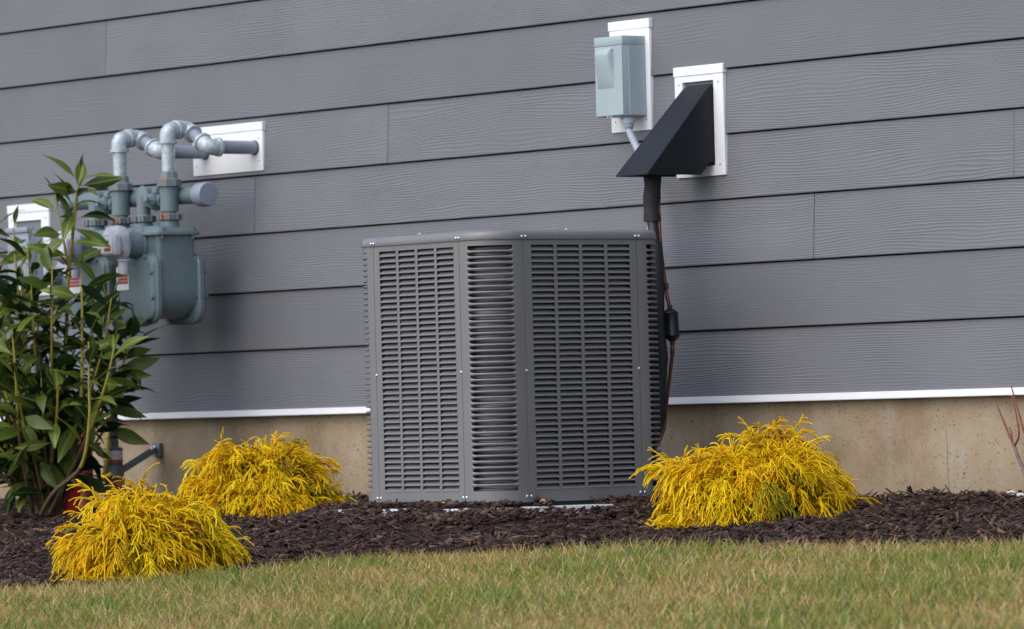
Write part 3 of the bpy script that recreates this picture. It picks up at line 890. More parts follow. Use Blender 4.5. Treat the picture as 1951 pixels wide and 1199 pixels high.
def elbow(g, a, b, c, r):
    """malleable elbow with end bands, corner at b; a and c give the directions"""
    b = Vector(b); da = (Vector(a) - b).normalized(); dc = (Vector(c) - b).normalized()
    L = r * 1.9
    pts = fillet([b + da * L, b, b + dc * L], L * 0.95, 8)
    g.tube(pts, r * 1.22, 16)
    for dd in (da, dc):
        g.lathe([(L - r * 0.45, r * 1.22), (L - r * 0.40, r * 1.42), (L + r * 0.05, r * 1.42), (L + r * 0.12, r * 1.05)], b, dd, 18)
    return g
def house_pipe(dx, dz, label):
    A = Vector((-1.283 + dx, 0.0, 1.065)); B = Vector((-1.285 + dx, -0.172, 1.066)); Cc = Vector((-1.400 + dx, -0.172, 1.128 + dz)); D = Vector((-1.389 + dx, -0.25, 1.121 + dz)); Eb = Vector((-1.389 + dx, -0.25, 0.955))
    o = D.copy(); o.z = 0.9
    t = thing('gas_pipe', label, 'gas pipe', o, 0, 'galvanised gas pipes looping into the wall')
    A, B, Cc, D, Eb = [p - o for p in (A, B, Cc, D, Eb)]
    R_ = 0.0205
    Geo().tube([A + Vector((0, 0.01, 0)), B], R_, 18).build('wall_nipple', 'pvcgrey', t)
    Geo().lathe([(0, 0.0235), (0.005, 0.0225), (0.007, 0.0208)], A + Vector((0, -0.0037, 0)), (0, -1, 0), 18).build('sealant_ring', 'riser', t)
    Geo().tube([B, Cc], R_, 18).build('nipple', 'pvcgrey', t)
    Geo().tube([Cc, D], R_, 18).build('nipple', 'pvcgrey', t)
    Geo().tube([D, Eb], R_, 18).build('riser', 'galv', t)
    for trio in ((A, B, Cc), (B, Cc, D), (Cc, D, Eb)):
        elbow(Geo(), *trio, R_).build('elbow', 'galv', t)
    # union on top of the outlet tee
    un = Geo().lathe([(0.0, 0.027), (0.005, 0.029), (0.008, 0.039), (0.028, 0.039), (0.033, 0.029), (0.050, 0.0265), (0.054, 0.022)], Eb + Vector((0, 0, -0.012)), (0, 0, 1), 8).build('union', 'rusty', t, 20)
    Geo().tube([Eb + Vector((0, 0, 0.0)), Eb + Vector((0, 0, -0.08))], 0.0285, 18).build('outlet_tee', 'meter', t)
    Geo().tube([Eb + Vector((0, 0, -0.07)), Eb + Vector((0, 0, -0.105))], 0.0215, 18).build('drop_nipple', 'meter', t)
    Geo().lathe([(-0.055, 0.020), (-0.02, 0.022), (-0.018, 0.030), (0.0, 0.030), (0.004, 0.020), (0.03, 0.020)], Eb + Vector((-0.062, 0.0, -0.045)), (1, 0, 0), 8).build('bypass_valve', 'meter', t, 20)
    Geo().lathe([(0, 0.017), (0.008, 0.019), (0.016, 0.014), (0.026, 0.009), (0.034, 0.0085), (0.035, 0)], Eb + Vector((-0.062, -0.016, -0.045)), (0.1, -1, 0.15), 8).build('valve_key', 'meter', t, 20)
    return t
house_pipe(0.0, 0.0, 'galvanised gas pipe loop over the meter nearer the condenser')
house_pipe(-0.272, -0.012, 'galvanised gas pipe loop over the meter behind the bush')

o_ = Vector((-1.90, -0.15, 0.0))
t = thing('gas_manifold', 'grey-green gas manifold with an end cap, regulator and riser', 'gas manifold', o_)
L_ = lambda x, y, z: Vector((x, y, z)) - o_
Geo().tube([L_(-2.02, -0.205, 0.932), L_(-1.275, -0.205, 0.921)], 0.0265, 20).build('header_pipe', 'meter', t)
Geo().lathe([(0.0, 0.0275), (0.004, 0.036), (0.030, 0.037), (0.046, 0.037), (0.052, 0.034), (0.053, 0.0)], L_(-1.292, -0.205, 0.9215), (1, 0, 0), 20).build('end_cap', 'pvcgrey', t, 30)
for xx in (-1.534, -1.8075):
    Geo().tube([L_(xx - 0.045, -0.205, 0.925), L_(xx + 0.045, -0.205, 0.925)], 0.034, 18).build('tee', 'meter', t)
    Geo().tube([L_(xx, -0.205, 0.925), L_(xx, -0.250, 0.925)], 0.030, 18).build('tee', 'meter', t)
    Geo().lathe([(0, 0.034), (0.006, 0.037), (0.012, 0.034), (0.016, 0.020), (0.019, 0.0)], L_(xx, -0.245, 0.925), (0, -1, 0), 8).build('plug', 'meter', t, 20)
    Geo().tube([L_(xx, -0.248, 0.925), L_(xx, -0.250, 0.85)], 0.0215, 18).build('inlet_nipple', 'meter', t)
Geo().tube(fillet([L_(-2.02, -0.205, 0.932), L_(-2.06, -0.205, 0.932), L_(-2.06, -0.2, 0.76)], 0.04), 0.024, 16).build('drop_pipe', 'meter', t)
Geo().lathe([(-0.03, 0.03), (-0.025, 0.045), (0.0, 0.05), (0.012, 0.085), (0.03, 0.088), (0.034, 0.075), (0.055, 0.055), (0.075, 0.03), (0.11, 0.028), (0.115, 0.0)], L_(-2.04, -0.17, 0.70), (0, -1, 0), 24).build('regulator', 'box2', t)
Geo().tube(fillet([L_(-2.04, -0.17, 0.68), L_(-2.0, -0.16, 0.56), L_(-1.90, -0.15, 0.50), L_(-1.897, -0.15, 0.30), L_(-1.895, -0.15, -0.06)], 0.05), 0.0185, 14).build('riser_pipe', 'riser', t)
Geo().lathe([(0, 0.0285), (0.004, 0.030), (0.20, 0.030), (0.204, 0.022)], L_(-1.8955, -0.15, -0.04), (0, 0, 1), 18).build('riser_sleeve', 'riser', t)
Geo().lathe([(0, 0.0306), (0.028, 0.0306)], L_(-1.8955, -0.15, 0.124), (0, 0, 1), 18).build('white_band', 'dial', t)
Geo().lathe([(0, 0.0307), (0.006, 0.0307)], L_(-1.8955, -0.15, 0.117), (0, 0, 1), 18).build('red_band', 'red', t)

t = thing('pipe_strut', 'grey steel strut bracing the gas riser to the foundation', 'bracket', (-1.90, 0.0, 0.1))
g = Geo()
a = Vector((0.012, -0.13, -0.012)); b = Vector((-0.005, 0.010, 0.052))
dirv = (b - a).normalized(); sidev = Vector((1, 0, 0)); upv = sidev.cross(dirv)
prof = [(-0.012, -0.008), (0.012, -0.008), (0.012, 0.008), (0.009, 0.008), (0.009, -0.005), (-0.009, -0.005), (-0.009, 0.008), (-0.012, 0.008)]
g.loft([[tuple(p + sidev * u_ + upv * v_) for u_, v_ in prof] for p in (a, b)])
g.build('channel', 'strut', t, 20)
Geo().rbox(-0.026, 0.020, 0.012, 0.0285, 0.030, 0.072, 0.002, 1).build('wall_foot', 'strut', t)
Geo().lathe([(0, 0.009), (0.006, 0.009), (0.007, 0.006), (0.014, 0.005), (0.0145, 0.0)], (-0.003, 0.012, 0.056), (0, -1, 0), 6).build('bolt', 'zinc', t)
Geo().lathe([(-0.016, 0.0335), (0.016, 0.0335)], (0.0045, -0.15, -0.012), (0, 0, 1), 18).build('pipe_clamp', 'strut', t)

w_ = curve_pts([(0, 0, 0.28), (0.01, -0.02, 0.20), (0.022, -0.036, 0.12), (0.012, -0.04, 0.06), (-0.01, -0.045, 0.015)], 24)
t = thing('tracer_wire', 'thick yellow tracer wire looped against the gas riser', 'wire', (-1.895, -0.15, 0.03))
Geo().tube(w_, 0.0058, 10).build('drop', 'yellow', t)
w_ = curve_pts([(-0.06, -0.058, 0.008), (-0.035, -0.062, 0.016), (0.0, -0.06, 0.032), (0.03, -0.05, 0.042), (0.052, -0.04, 0.050)], 18)
Geo().tube(w_, 0.0068, 10).build('coil_end', 'yellow', t)

t = thing('plastic_sleeve', 'terracotta red plastic sleeve standing in mulch behind the bush', 'pipe sleeve', (-1.905, -0.25, -0.02))
Geo().lathe([(-0.03, 0.028), (0.24, 0.026), (0.243, 0.022), (0.2, 0.021)], (0, 0, 0), (0, 0, 1), 18).build('tube', 'orange', t)
t = thing('marker_cup', 'bright red plastic marker cup at the foot of the broad-leaved bush', 'marker', (-1.545, -0.53, -0.005))
Geo().lathe([(-0.03, 0.026), (0.02, 0.028), (0.05, 0.036), (0.07, 0.037), (0.078, 0.030), (0.085, 0.014), (0.10, 0.012), (0.115, 0.022), (0.13, 0.012), (0.131, 0)], (0, 0, 0), (0, 0, 1), 18).build('cup', 'red', t)

# ------------------------------------------------------------------ tinted meshes (vertex attribute gives each strand its own colour)
def tinted(name, V, F, T, mat, parent=None, smooth=True):
    """V (n,3), F (m,k) same k, T (n,3)"""
    me = bpy.data.meshes.new(name)
    n, m_, k = len(V), len(F), F.shape[1]
    me.vertices.add(n); me.vertices.foreach_set('co', np.asarray(V, dtype=np.float32).ravel())
    me.loops.add(m_ * k); me.loops.foreach_set('vertex_index', np.asarray(F, dtype=np.int32).ravel())
    me.polygons.add(m_)
    me.polygons.foreach_set('loop_start', np.arange(0, m_ * k, k, dtype=np.int32))
    me.polygons.foreach_set('loop_total', np.full(m_, k, dtype=np.int32))
    if smooth: me.polygons.foreach_set('use_smooth', np.ones(m_, dtype=bool))
    at = me.attributes.new('tint', 'FLOAT_COLOR', 'POINT')
    c = np.ones((n, 4), dtype=np.float32); c[:, :3] = T
    at.data.foreach_set('color', c.ravel())
    me.update(calc_edges=True); me.validate()
    me.materials.append(M[mat])
    return link(name, me, parent)

def strands(paths, rads, cols, sides=3):
    """paths (N,K,3), rads (N,K), cols (N,3) -> tube mesh arrays"""
    P = np.asarray(paths); N, K, _ = P.shape
    T = np.gradient(P, axis=1); T /= np.linalg.norm(T, axis=2, keepdims=True) + 1e-9
    ref = np.tile(np.array([0.31, 0.17, 0.93]), (N, K, 1))
    U = np.cross(T, ref); U /= np.linalg.norm(U, axis=2, keepdims=True) + 1e-9
    W = np.cross(T, U)
    ang = np.arange(sides) * 2 * PI / sides
    R = P[:, :, None, :] + rads[:, :, None, None] * (U[:, :, None, :] * np.cos(ang)[None, None, :, None] + W[:, :, None, :] * np.sin(ang)[None, None, :, None])
    V = R.reshape(-1, 3)
    base = np.arange(N)[:, None, None] * K * sides + np.arange(K - 1)[None, :, None] * sides
    i = np.arange(sides)[None, None, :]; j = (i + 1) % sides
    F = np.stack([base + i, base + j, base + sides + j, base + sides + i], axis=-1).reshape(-1, 4)
    C = np.repeat(np.asarray(cols), K * sides, axis=0) if np.ndim(cols) == 2 else np.repeat(cols.reshape(-1, 3), sides, axis=0)
    return V, F, C

def golden_shrub(loc, rx, ry, h, seed, label, N=1500):
    r = np.random.default_rng(seed)
    t = thing('golden_shrub', label, 'shrub', loc, 0, 'golden thread-leaved shrubs in the mulch')
    # woody stems
    g = Geo()
    for k in range(26):
        a = r.uniform(0, 2 * PI); e = r.uniform(0.25, 1.2)
        d = Vector((math.cos(a) * math.cos(e) * rx, math.sin(a) * math.cos(e) * ry, math.sin(e) * h * 0.9)) * r.uniform(0.5, 0.8)
        g.tube(curve_pts([(0, 0, -0.02), d * 0.5 + Vector((0, 0, 0.03)), d], 8), [0.006 - 0.0005 * i for i in range(9)], 5)
    g.build('stems', 'twigbrown', t)
    # weeping sprays: several threads fan out of one twig tip and hang, layer over layer
    G = 6
    ns = N // G
    nc = 70
    caz = r.uniform(0, 2 * PI, nc); cel = np.arcsin(r.uniform(0.0, 1.0, nc)); cdep = r.uniform(0.62, 1.0, nc)
    pick = r.integers(0, nc, ns); loose = r.random(ns) < 0.22
    az = np.where(loose, r.uniform(0, 2 * PI, ns), caz[pick] + r.normal(0, 0.15, ns) / np.maximum(0.35, np.cos(cel[pick])))
    el = np.where(loose, np.arcsin(r.uniform(-0.02, 1.0, ns)), cel[pick] + r.normal(0, 0.13, ns))
    el = np.clip(el, -0.05, 1.55)
    lump = 1 + 0.10 * np.sin(3 * az + seed) + 0.08 * np.sin(5 * az + 2.1 * seed) * np.cos(el)
    dep = np.where(loose, r.uniform(0.35, 0.72, ns), cdep[pick] * r.uniform(0.72, 1.06, ns)) * lump
    nrm = np.stack([np.cos(az) * np.cos(el), np.sin(az) * np.cos(el), np.sin(el)], 1)
    full = 1.0 / (np.abs(np.cos(el)) ** 3 + np.abs(np.sin(el)) ** 3) ** (1 / 3)      # full-shouldered mound
    root = nrm * np.array([rx * 0.78, ry * 0.78, h * 0.84]) * (dep * full)[:, None]
    up_b = r.uniform(0.10, 0.65, ns) * (1.1 - 0.75 * np.sin(el))
    d0 = nrm * 0.75 + np.array([0, 0, 1.0]) * up_b[:, None] + r.normal(0, 0.22, (ns, 3))
    root = np.repeat(root, G, 0); d0 = np.repeat(d0, G, 0); nrm = np.repeat(nrm, G, 0); az = np.repeat(az, G); el = np.repeat(el, G)
    N = ns * G
    d0 = d0 + r.normal(0, 0.30, (N, 3)); d0 /= np.linalg.norm(d0, axis=1, keepdims=True)
    K = 8
    ln = r.uniform(0.055, 0.125, N); sag = r.uniform(0.9, 2.3, N)
    P = np.zeros((N, K, 3)); P[:, 0] = root
    d = d0.copy()
    for k in range(1, K):
        P[:, k] = P[:, k - 1] + d * (ln / (K - 1))[:, None]
        d = d + np.array([0, 0, -1.0]) * (sag * 1.6 / (K - 1))[:, None] + r.normal(0, 0.10, (N, 3))
        d /= np.linalg.norm(d, axis=1, keepdims=True)
    pal = np.array([(0.95, 0.67, 0.010), (0.97, 0.74, 0.018), (0.93, 0.60, 0.008), (0.78, 0.53, 0.014), (0.42, 0.37, 0.02), (0.46, 0.22, 0.025)])
    ci = np.repeat(r.choice(len(pal), ns, p=[0.35, 0.28, 0.18, 0.10, 0.05, 0.04]), G)
    C = pal[ci] * r.uniform(0.85, 1.1, (N, 1))
    P[:, :, 2] = np.maximum(P[:, :, 2], 0.004 + 0.012 * r.random((N, K)))
    rad = np.linspace(0.0024, 0.0018, K)[None, :] * r.uniform(0.8, 1.15, (N, 1))
    parts = [strands(P, rad, C)]
    for q in range(5):
        k0 = r.integers(2, K - 1, N)
        b = P[np.arange(N), k0]
        tdir = P[np.arange(N), np.minimum(k0 + 1, K - 1)] - P[np.arange(N), k0 - 1]
        tdir /= np.linalg.norm(tdir, axis=1, keepdims=True) + 1e-9
        sd = np.cross(tdir, nrm); sd /= np.linalg.norm(sd, axis=1, keepdims=True) + 1e-9
        sg = (1 if q % 2 else -1) * r.uniform(0.4, 0.9, N)
        dv = tdir + sd * sg[:, None] + nrm * 0.15 + r.normal(0, 0.15, (N, 3))
        dv /= np.linalg.norm(dv, axis=1, keepdims=True)
        l2 = r.uniform(0.014, 0.040, N)
        kk = 4
        s2 = np.linspace(0, 1, kk)[None, :, None]
        Q = b[:, None, :] + dv[:, None, :] * l2[:, None, None] * s2
        Q[:, :, 2] -= (l2[:, None] * 0.40 * s2[:, :, 0] ** 2)
        Q[:, :, 2] = np.maximum(Q[:, :, 2], 0.003 + 0.012 * r.random((N, kk)))
        rd = np.linspace(0.0022, 0.0016, kk)[None, :] * r.uniform(0.8, 1.15, (N, 1))
        parts.append(strands(Q, rd, np.minimum(C * r.uniform(0.9, 1.12, (N, 1)), 0.96)))
    o = 0; Vs = []; Fs = []; Ts = []
    for (v, f, c) in parts:
        Vs.append(v); Fs.append(f + o); Ts.append(c); o += len(v)
    cr = tinted('crown', np.concatenate(Vs), np.concatenate(Fs), np.concatenate(Ts), 'thread', t)
    return t
def gz(x, y): return bed_z(x, y)
golden_shrub((1.95, -0.70, gz(1.95, -0.70) - 0.012), 0.285, 0.285, 0.236, 3, 'golden shrub in front of the condenser\'s copper line', 3700)
golden_shrub((1.32, -2.11, gz(1.32, -2.11) - 0.022), 0.240, 0.240, 0.238, 5, 'golden shrub at the lawn edge, lower and nearest the grass', 3500)
golden_shrub((-0.50, -0.52, gz(-0.50, -0.52) - 0.014), 0.245, 0.245, 0.232, 8, 'golden shrub against the foundation between pipe strut and condenser', 3100)

# ------------------------------------------------------------------ laurel bush
def leaf_mesh(L, Wd, curl, fold, wave):
    g = Geo()
    NS = 7
    V = []; F = []
    prof = [0.06, 0.42, 0.78, 0.98, 0.97, 0.74, 0.38, 0.03]
    x = -0.0; 
    for k in range(NS + 1):
        s = k / NS
        a = curl * s
        px = L * (math.sin(a) / curl if abs(curl) > 1e-3 else s); pz = -L * ((1 - math.cos(a)) / curl if abs(curl) > 1e-3 else 0)
        w = Wd * 0.5 * prof[k]
        for u in (-1, -0.5, 0, 0.5, 1):
            V.append((px, w * u, pz + abs(u) * w * fold + wave * Wd * math.sin(s * 9 + u * 2) * abs(u)))
    for k in range(NS):
        for i in range(4):
            F.append((k * 5 + i, k * 5 + i + 1, (k + 1) * 5 + i + 1, (k + 1) * 5 + i))
    V2 = [(x + 0.016, y, z) for x, y, z in V]
    me = bpy.data.meshes.new('leaf')
    # short petiole joins the blade to the stem
    b = len(V2)
    V2 += [(0, -0.0012, 0), (0, 0.0012, 0), (0.018, 0.0012, 0.0003), (0.018, -0.0012, 0.0003)]
    F.append((b, b + 1, b + 2, b + 3)[::-1])
    me.from_pydata(V2, [], F)
    me.polygons.foreach_set('use_smooth', [True] * len(me.polygons))
    me.materials.append(M['leaf'])
    return me
leaf_mes = [leaf_mesh(0.118, 0.037, 0.75, 0.22, 0.02), leaf_mesh(0.106, 0.034, 1.1, 0.30, 0.03), leaf_mesh(0.128, 0.041, 0.45, 0.18, 0.04), leaf_mesh(0.095, 0.029, 0.2, 0.35, 0.02), leaf_mesh(0.055, 0.016, 0.15, 0.5, 0.0)]
LB = Vector((-1.555, -0.60, bed_z(-1.555, -0.60)))
laurel = thing('laurel_bush', 'dark green broad-leaved evergreen bush with yellow-green stems', 'bush', LB)
stems = [
    ([(-1.551, -0.62, -0.03), (-1.586, -0.62, 0.206), (-1.621, -0.62, 0.413), (-1.671, -0.62, 0.637), (-1.690, -0.62, 0.83)], 24),
    ([(-1.600, -0.55, -0.03), (-1.561, -0.55, 0.252), (-1.511, -0.55, 0.505), (-1.489, -0.55, 0.662), (-1.447, -0.55, 0.819), (-1.412, -0.55, 0.936), (-1.385, -0.55, 0.985)], 26),
    ([(-1.523, -0.60, -0.03), (-1.349, -0.60, 0.25), (-1.315, -0.60, 0.5), (-1.309, -0.60, 0.688)], 22),
    ([(-1.50, -0.66, -0.03), (-1.33, -0.70, 0.04), (-1.16, -0.70, 0.11), (-1.10, -0.70, 0.24), (-1.095, -0.70, 0.35), (-1.09, -0.70, 0.48)], 24),
    ([(-1.540, -0.65, -0.03), (-1.66, -0.65, 0.256), (-1.74, -0.65, 0.577), (-1.76, -0.65, 0.90)], 24),
    ([(-1.58, -0.60, -0.03), (-1.46, -0.52, 0.25), (-1.40, -0.50, 0.46), (-1.37, -0.48, 0.60)], 16),
    ([(-1.56, -0.66, -0.03), (-1.44, -0.76, 0.20), (-1.38, -0.80, 0.38), (-1.36, -0.82, 0.52)], 16),
    ([(-1.55, -0.62, -0.03), (-1.52, -0.72, 0.22), (-1.54, -0.78, 0.42), (-1.55, -0.80, 0.62)], 17),
    ([(-1.60, -0.60, -0.03), (-1.72, -0.55, 0.22), (-1.80, -0.52, 0.44), (-1.82, -0.50, 0.66)], 16),
    ([(-1.52, -0.62, -0.03), (-1.28, -0.62, 0.18), (-1.18, -0.60, 0.34), (-1.14, -0.58, 0.47)], 16),
    ([(-1.56, -0.64, -0.03), (-1.62, -0.78, 0.15), (-1.66, -0.86, 0.30), (-1.68, -0.90, 0.46)], 16),
    ([(-1.54, -0.62, -0.03), (-1.38, -0.68, 0.14), (-1.27, -0.72, 0.26), (-1.22, -0.74, 0.36)], 15),
    ([(-1.60, -0.62, -0.03), (-1.78, -0.66, 0.20), (-1.90, -0.68, 0.42), (-1.93, -0.68, 0.60)], 15),
    ([(-1.57, -0.60, -0.03), (-1.66, -0.68, 0.10), (-1.78, -0.74, 0.20), (-1.86, -0.78, 0.33)], 14),
    # side shoots of the tallest stem
    ([(-1.480, -0.55, 0.70), (-1.478, -0.57, 0.80), (-1.490, -0.58, 0.88), (-1.500, -0.585, 0.93)], 8),
    ([(-1.455, -0.55, 0.79), (-1.415, -0.57, 0.84), (-1.375, -0.58, 0.90), (-1.36, -0.58, 0.94)], 8),
]
lr = random.Random(41)
NMAIN = len(stems)
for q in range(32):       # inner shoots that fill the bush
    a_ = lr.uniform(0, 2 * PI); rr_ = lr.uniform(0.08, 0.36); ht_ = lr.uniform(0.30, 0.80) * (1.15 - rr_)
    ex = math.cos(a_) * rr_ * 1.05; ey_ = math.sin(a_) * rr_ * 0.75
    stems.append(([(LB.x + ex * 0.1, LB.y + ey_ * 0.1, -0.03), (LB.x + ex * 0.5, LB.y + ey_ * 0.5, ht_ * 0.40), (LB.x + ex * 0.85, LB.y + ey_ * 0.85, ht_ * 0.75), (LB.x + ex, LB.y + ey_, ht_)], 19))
inner_V = []; inner_F = []
for si, (ctrl, nl) in enumerate(stems):
    ctrl = [(LB.x + (c[0] - LB.x) * (0.86 if c[0] > LB.x else 1.0), c[1], c[2]) for c in ctrl]
    pts = curve_pts([Vector(c) - LB for c in ctrl], 28)
    n_ = len(pts)
    sub = 14 <= si < NMAIN
    inner = si >= NMAIN
    r0 = 0.0042 if sub else (0.0055 if inner else 0.0075)
    cut = 0 if sub else int(n_ * 0.42)
    rad = [r0 * (1 - 0.62 * i / (n_ - 1)) for i in range(n_)]
    if not sub:
        Geo().tube(pts[:cut + 1], rad[:cut + 1], 7).build('stem', 'bark', laurel)
    Geo().tube(pts[cut:], rad[cut:], 7).build('stem', 'stem', laurel)
    phi = lr.uniform(0, 6.28)
    for k in range(nl):
        f_ = 0.14 + 0.86 * (k / (nl - 1)) ** 0.92 if not sub else 0.15 + 0.85 * k / (nl - 1)
        i = min(n_ - 1, int(f_ * (n_ - 1)))
        p = pts[i]
        tan = (pts[min(n_ - 1, i + 1)] - pts[max(0, i - 1)]).normalized()
        phi += 2.399 + lr.uniform(-0.35, 0.35)
        ref = Vector((1, 0, 0)) if abs(tan.x) < 0.8 else Vector((0, 1, 0))
        u = tan.cross(ref).normalized(); w = tan.cross(u)
        rad_d = u * math.cos(phi) + w * math.sin(phi)
        if k == nl - 1: up_ = 1.25
        elif k >= nl - 3: up_ = lr.uniform(0.55, 0.9)
        elif f_ > 0.5: up_ = lr.uniform(0.1, 0.95)
        else: up_ = lr.uniform(-0.7, 0.8)
        d = (rad_d * math.cos(up_) + tan * math.sin(up_) * 0.8 + Vector((0, 0, 0.25 * math.sin(up_)))).normalized()
        if p.z < 0.12 and d.z < -0.1: d = Vector((d.x, d.y, 0.15)).normalized()
        tip = p + d * 0.10 + LB
        if ((max(p.z + LB.z, tip.z) < 0.22 and max(p.x + LB.x, tip.x) > -1.33) or (max(p.z + LB.z, tip.z) < 0.15 and max(p.x + LB.x, tip.x) > -1.48)) and lr.random() < 0.88: continue
        yv = Vector((0, 0, 1)).cross(d)
        if yv.length < 0.1: yv = u
        yv.normalize(); zv = d.cross(yv)
        lm = leaf_mes[4] if k == nl - 1 else lr.choice(leaf_mes[:4])
        rot = Matrix((d, yv, zv)).transposed()
        rollm = Matrix.Rotation(lr.gauss(0.0, 0.75), 3, 'X')
        mw = Matrix.Translation(p) @ (rot @ rollm).to_4x4() @ Matrix.Scale(lr.uniform(0.85, 1.15), 4)
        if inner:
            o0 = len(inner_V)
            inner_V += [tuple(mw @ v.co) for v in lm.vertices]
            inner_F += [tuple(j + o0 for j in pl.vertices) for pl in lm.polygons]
        else:
            o = link('leaf', lm, laurel)
            o.matrix_local = mw
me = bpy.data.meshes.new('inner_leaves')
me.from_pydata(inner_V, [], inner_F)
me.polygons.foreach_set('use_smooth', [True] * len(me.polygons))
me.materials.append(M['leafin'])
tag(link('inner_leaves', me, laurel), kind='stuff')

# ------------------------------------------------------------------ bare twigs and stones
o_ = Vector((2.53, -0.30, 0.0))
t = thing('bare_shrub', 'leafless young shrub with thin red twigs by the foundation', 'shrub', o_ + Vector((0, 0, -0.02)))
def tw(name, pts, r0, r1, mat):
    q = curve_pts([Vector(p) - o_ - Vector((0, 0, -0.02)) for p in pts], 16)
    Geo().tube(q, [r0 + (r1 - r0) * i / (len(q) - 1) for i in range(len(q))], 7).build(name, mat, t)
tw('stem', [(2.535, -0.30, -0.05), (2.53, -0.30, 0.02), (2.506, -0.30, 0.058), (2.484, -0.30, 0.095), (2.472, -0.30, 0.122)], 0.0065, 0.0042, 'twiggrey')
tw('twig', [(2.472, -0.30, 0.120), (2.445, -0.30, 0.165), (2.425, -0.30, 0.20), (2.406, -0.30, 0.235)], 0.0035, 0.0018, 'twigred')
tw('twig', [(2.474, -0.30, 0.120), (2.491, -0.30, 0.146), (2.485, -0.30, 0.190), (2.468, -0.30, 0.245)], 0.0032, 0.0016, 'twigred')
tw('twig', [(2.466, -0.30, 0.130), (2.464, -0.30, 0.15), (2.456, -0.30, 0.168)], 0.0025, 0.0015, 'twigred')
tw('twig', [(2.53, -0.30, 0.0), (2.545, -0.30, 0.08), (2.513, -0.30, 0.150), (2.489, -0.30, 0.211), (2.468, -0.30, 0.268)], 0.0042, 0.0016, 'twigred')
def stone(loc, s, mat, label, group, seed):
    r = random.Random(seed)
    bm = bmesh.new(); bmesh.ops.create_icosphere(bm, subdivisions=2, radius=1.0)
    for v in bm.verts:
        k = 1 + 0.22 * math.sin(v.co.x * 4 + seed) * math.cos(v.co.y * 5 - seed) + r.uniform(-0.08, 0.08)
        v.co = Vector((v.co.x * s * 1.25 * k, v.co.y * s * k, v.co.z * s * 0.75 * k))
    me = bpy.data.meshes.new('stone'); bm.to_mesh(me); bm.free(); me.materials.append(M[mat])
    o = link('stone', me, None, loc)
    tag(o, label, 'stone', group)
stone((2.19, -0.06, bed_z(2.19, -0.06) + 0.008), 0.012, 'stone', 'chalky white stone on mulch, the one nearer the condenser', 'small stones on the mulch', 1)
stone((2.235, -0.07, bed_z(2.235, -0.07) + 0.007), 0.011, 'stone', 'chalky white stone on mulch, the one nearer the red twigs', 'small stones on the mulch', 2)
stone((0.98, -0.965, 0.001), 0.010, 'tanstone', 'orange-tan pebble against the condenser base', 'small stones on the mulch', 3)
stone((1.165, -0.78, 0.0), 0.010, 'tanstone', 'brown-grey pebble beside the pale pad strip', 'small stones on the mulch', 4)

# ------------------------------------------------------------------ bark chips (uncountable)
def chips(n, xr, yr, zfun, seed, accept=None, lmin=0.015, lmax=0.085):
    r = np.random.default_rng(seed)
    x = r.uniform(*xr, n); y = r.uniform(*yr, n)
    keep = np.array([accept(a, b) if accept else True for a, b in zip(x, y)])
    x = x[keep]; y = y[keep]; n = len(x)
    z = np.array([zfun(a, b) for a, b in zip(x, y)]) + r.uniform(-0.002, 0.012, n)
    cls = r.choice(3, n, p=[0.45, 0.40, 0.15])
    L = np.select([cls == 0, cls == 1], [r.uniform(0.006, 0.020, n), r.uniform(0.020, lmax, n)], r.uniform(0.016, 0.042, n))
    Wd = np.select([cls == 0, cls == 1], [r.uniform(0.003, 0.008, n), r.uniform(0.003, 0.008, n)], r.uniform(0.010, 0.020, n)); Th = np.where(cls == 2, r.uniform(0.003, 0.009, n), r.uniform(0.0012, 0.004, n))
    az = r.uniform(0, 2 * PI, n); pt = r.normal(0, 0.30, n); rl = r.normal(0, 0.5, n)
    # shard: 8 corners, tapered ends
    u = np.array([-.5, .5, .5, -.5, -.5, .5, .5, -.5]); v = np.array([-.5, -.5, .5, .5, -.5, -.5, .5, .5]); w = np.array([-.5, -.5, -.5, -.5, .5, .5, .5, .5])
    tap0 = r.uniform(0.35, 1, (n, 1)); tap1 = r.uniform(0.2, 1, (n, 1)); sk = r.uniform(-.3, .3, (n, 1))
    tp = np.where(u[None] < 0, tap0, tap1)
    lx = L[:, None] * (u[None] + sk * v[None] * 0.4); ly = Wd[:, None] * v[None] * tp; lz = Th[:, None] * w[None] * tp
    cr, sr = np.cos(rl)[:, None], np.sin(rl)[:, None]
    ly, lz = ly * cr - lz * sr, ly * sr + lz * cr
    cp, sp = np.cos(pt)[:, None], np.sin(pt)[:, None]
    lx, lz = lx * cp - lz * sp, lx * sp + lz * cp
    ca, sa = np.cos(az)[:, None], np.sin(az)[:, None]
    X = x[:, None] + lx * ca - ly * sa; Y = y[:, None] + lx * sa + ly * ca; Z = z[:, None] + lz
    V = np.stack([X, Y, Z], -1).reshape(-1, 3)
    f = np.array([(0, 3, 2, 1), (4, 5, 6, 7), (0, 1, 5, 4), (1, 2, 6, 5), (2, 3, 7, 6), (3, 0, 4, 7)])
    F = (np.arange(n)[:, None, None] * 8 + f[None]).reshape(-1, 4)
    pal = np.array([(0.030, 0.017, 0.013), (0.050, 0.028, 0.022), (0.076, 0.045, 0.037), (0.115, 0.074, 0.062), (0.078, 0.036, 0.023), (0.19, 0.11, 0.065)])
    c = pal[r.choice(6, n, p=[.24, .28, .21, .12, .10, .05])] * r.uniform(0.68, 1.08, (n, 1))
    return V, F, np.repeat(c, 8, axis=0)
def in_ac(a, b):
    return AC_X - hs - 0.005 < a < AC_X + hs + 0.005 and -0.93 < b < -0.29
def on_pad(a, b):
    return PAD[0] < a < PAD[1] and PAD[2] < b < PAD[3]
def acc(a, b):
    return b > edge_y(a) - 0.015 + 0.03 * hsh(a * 6, b * 6) and not on_pad(a, b)
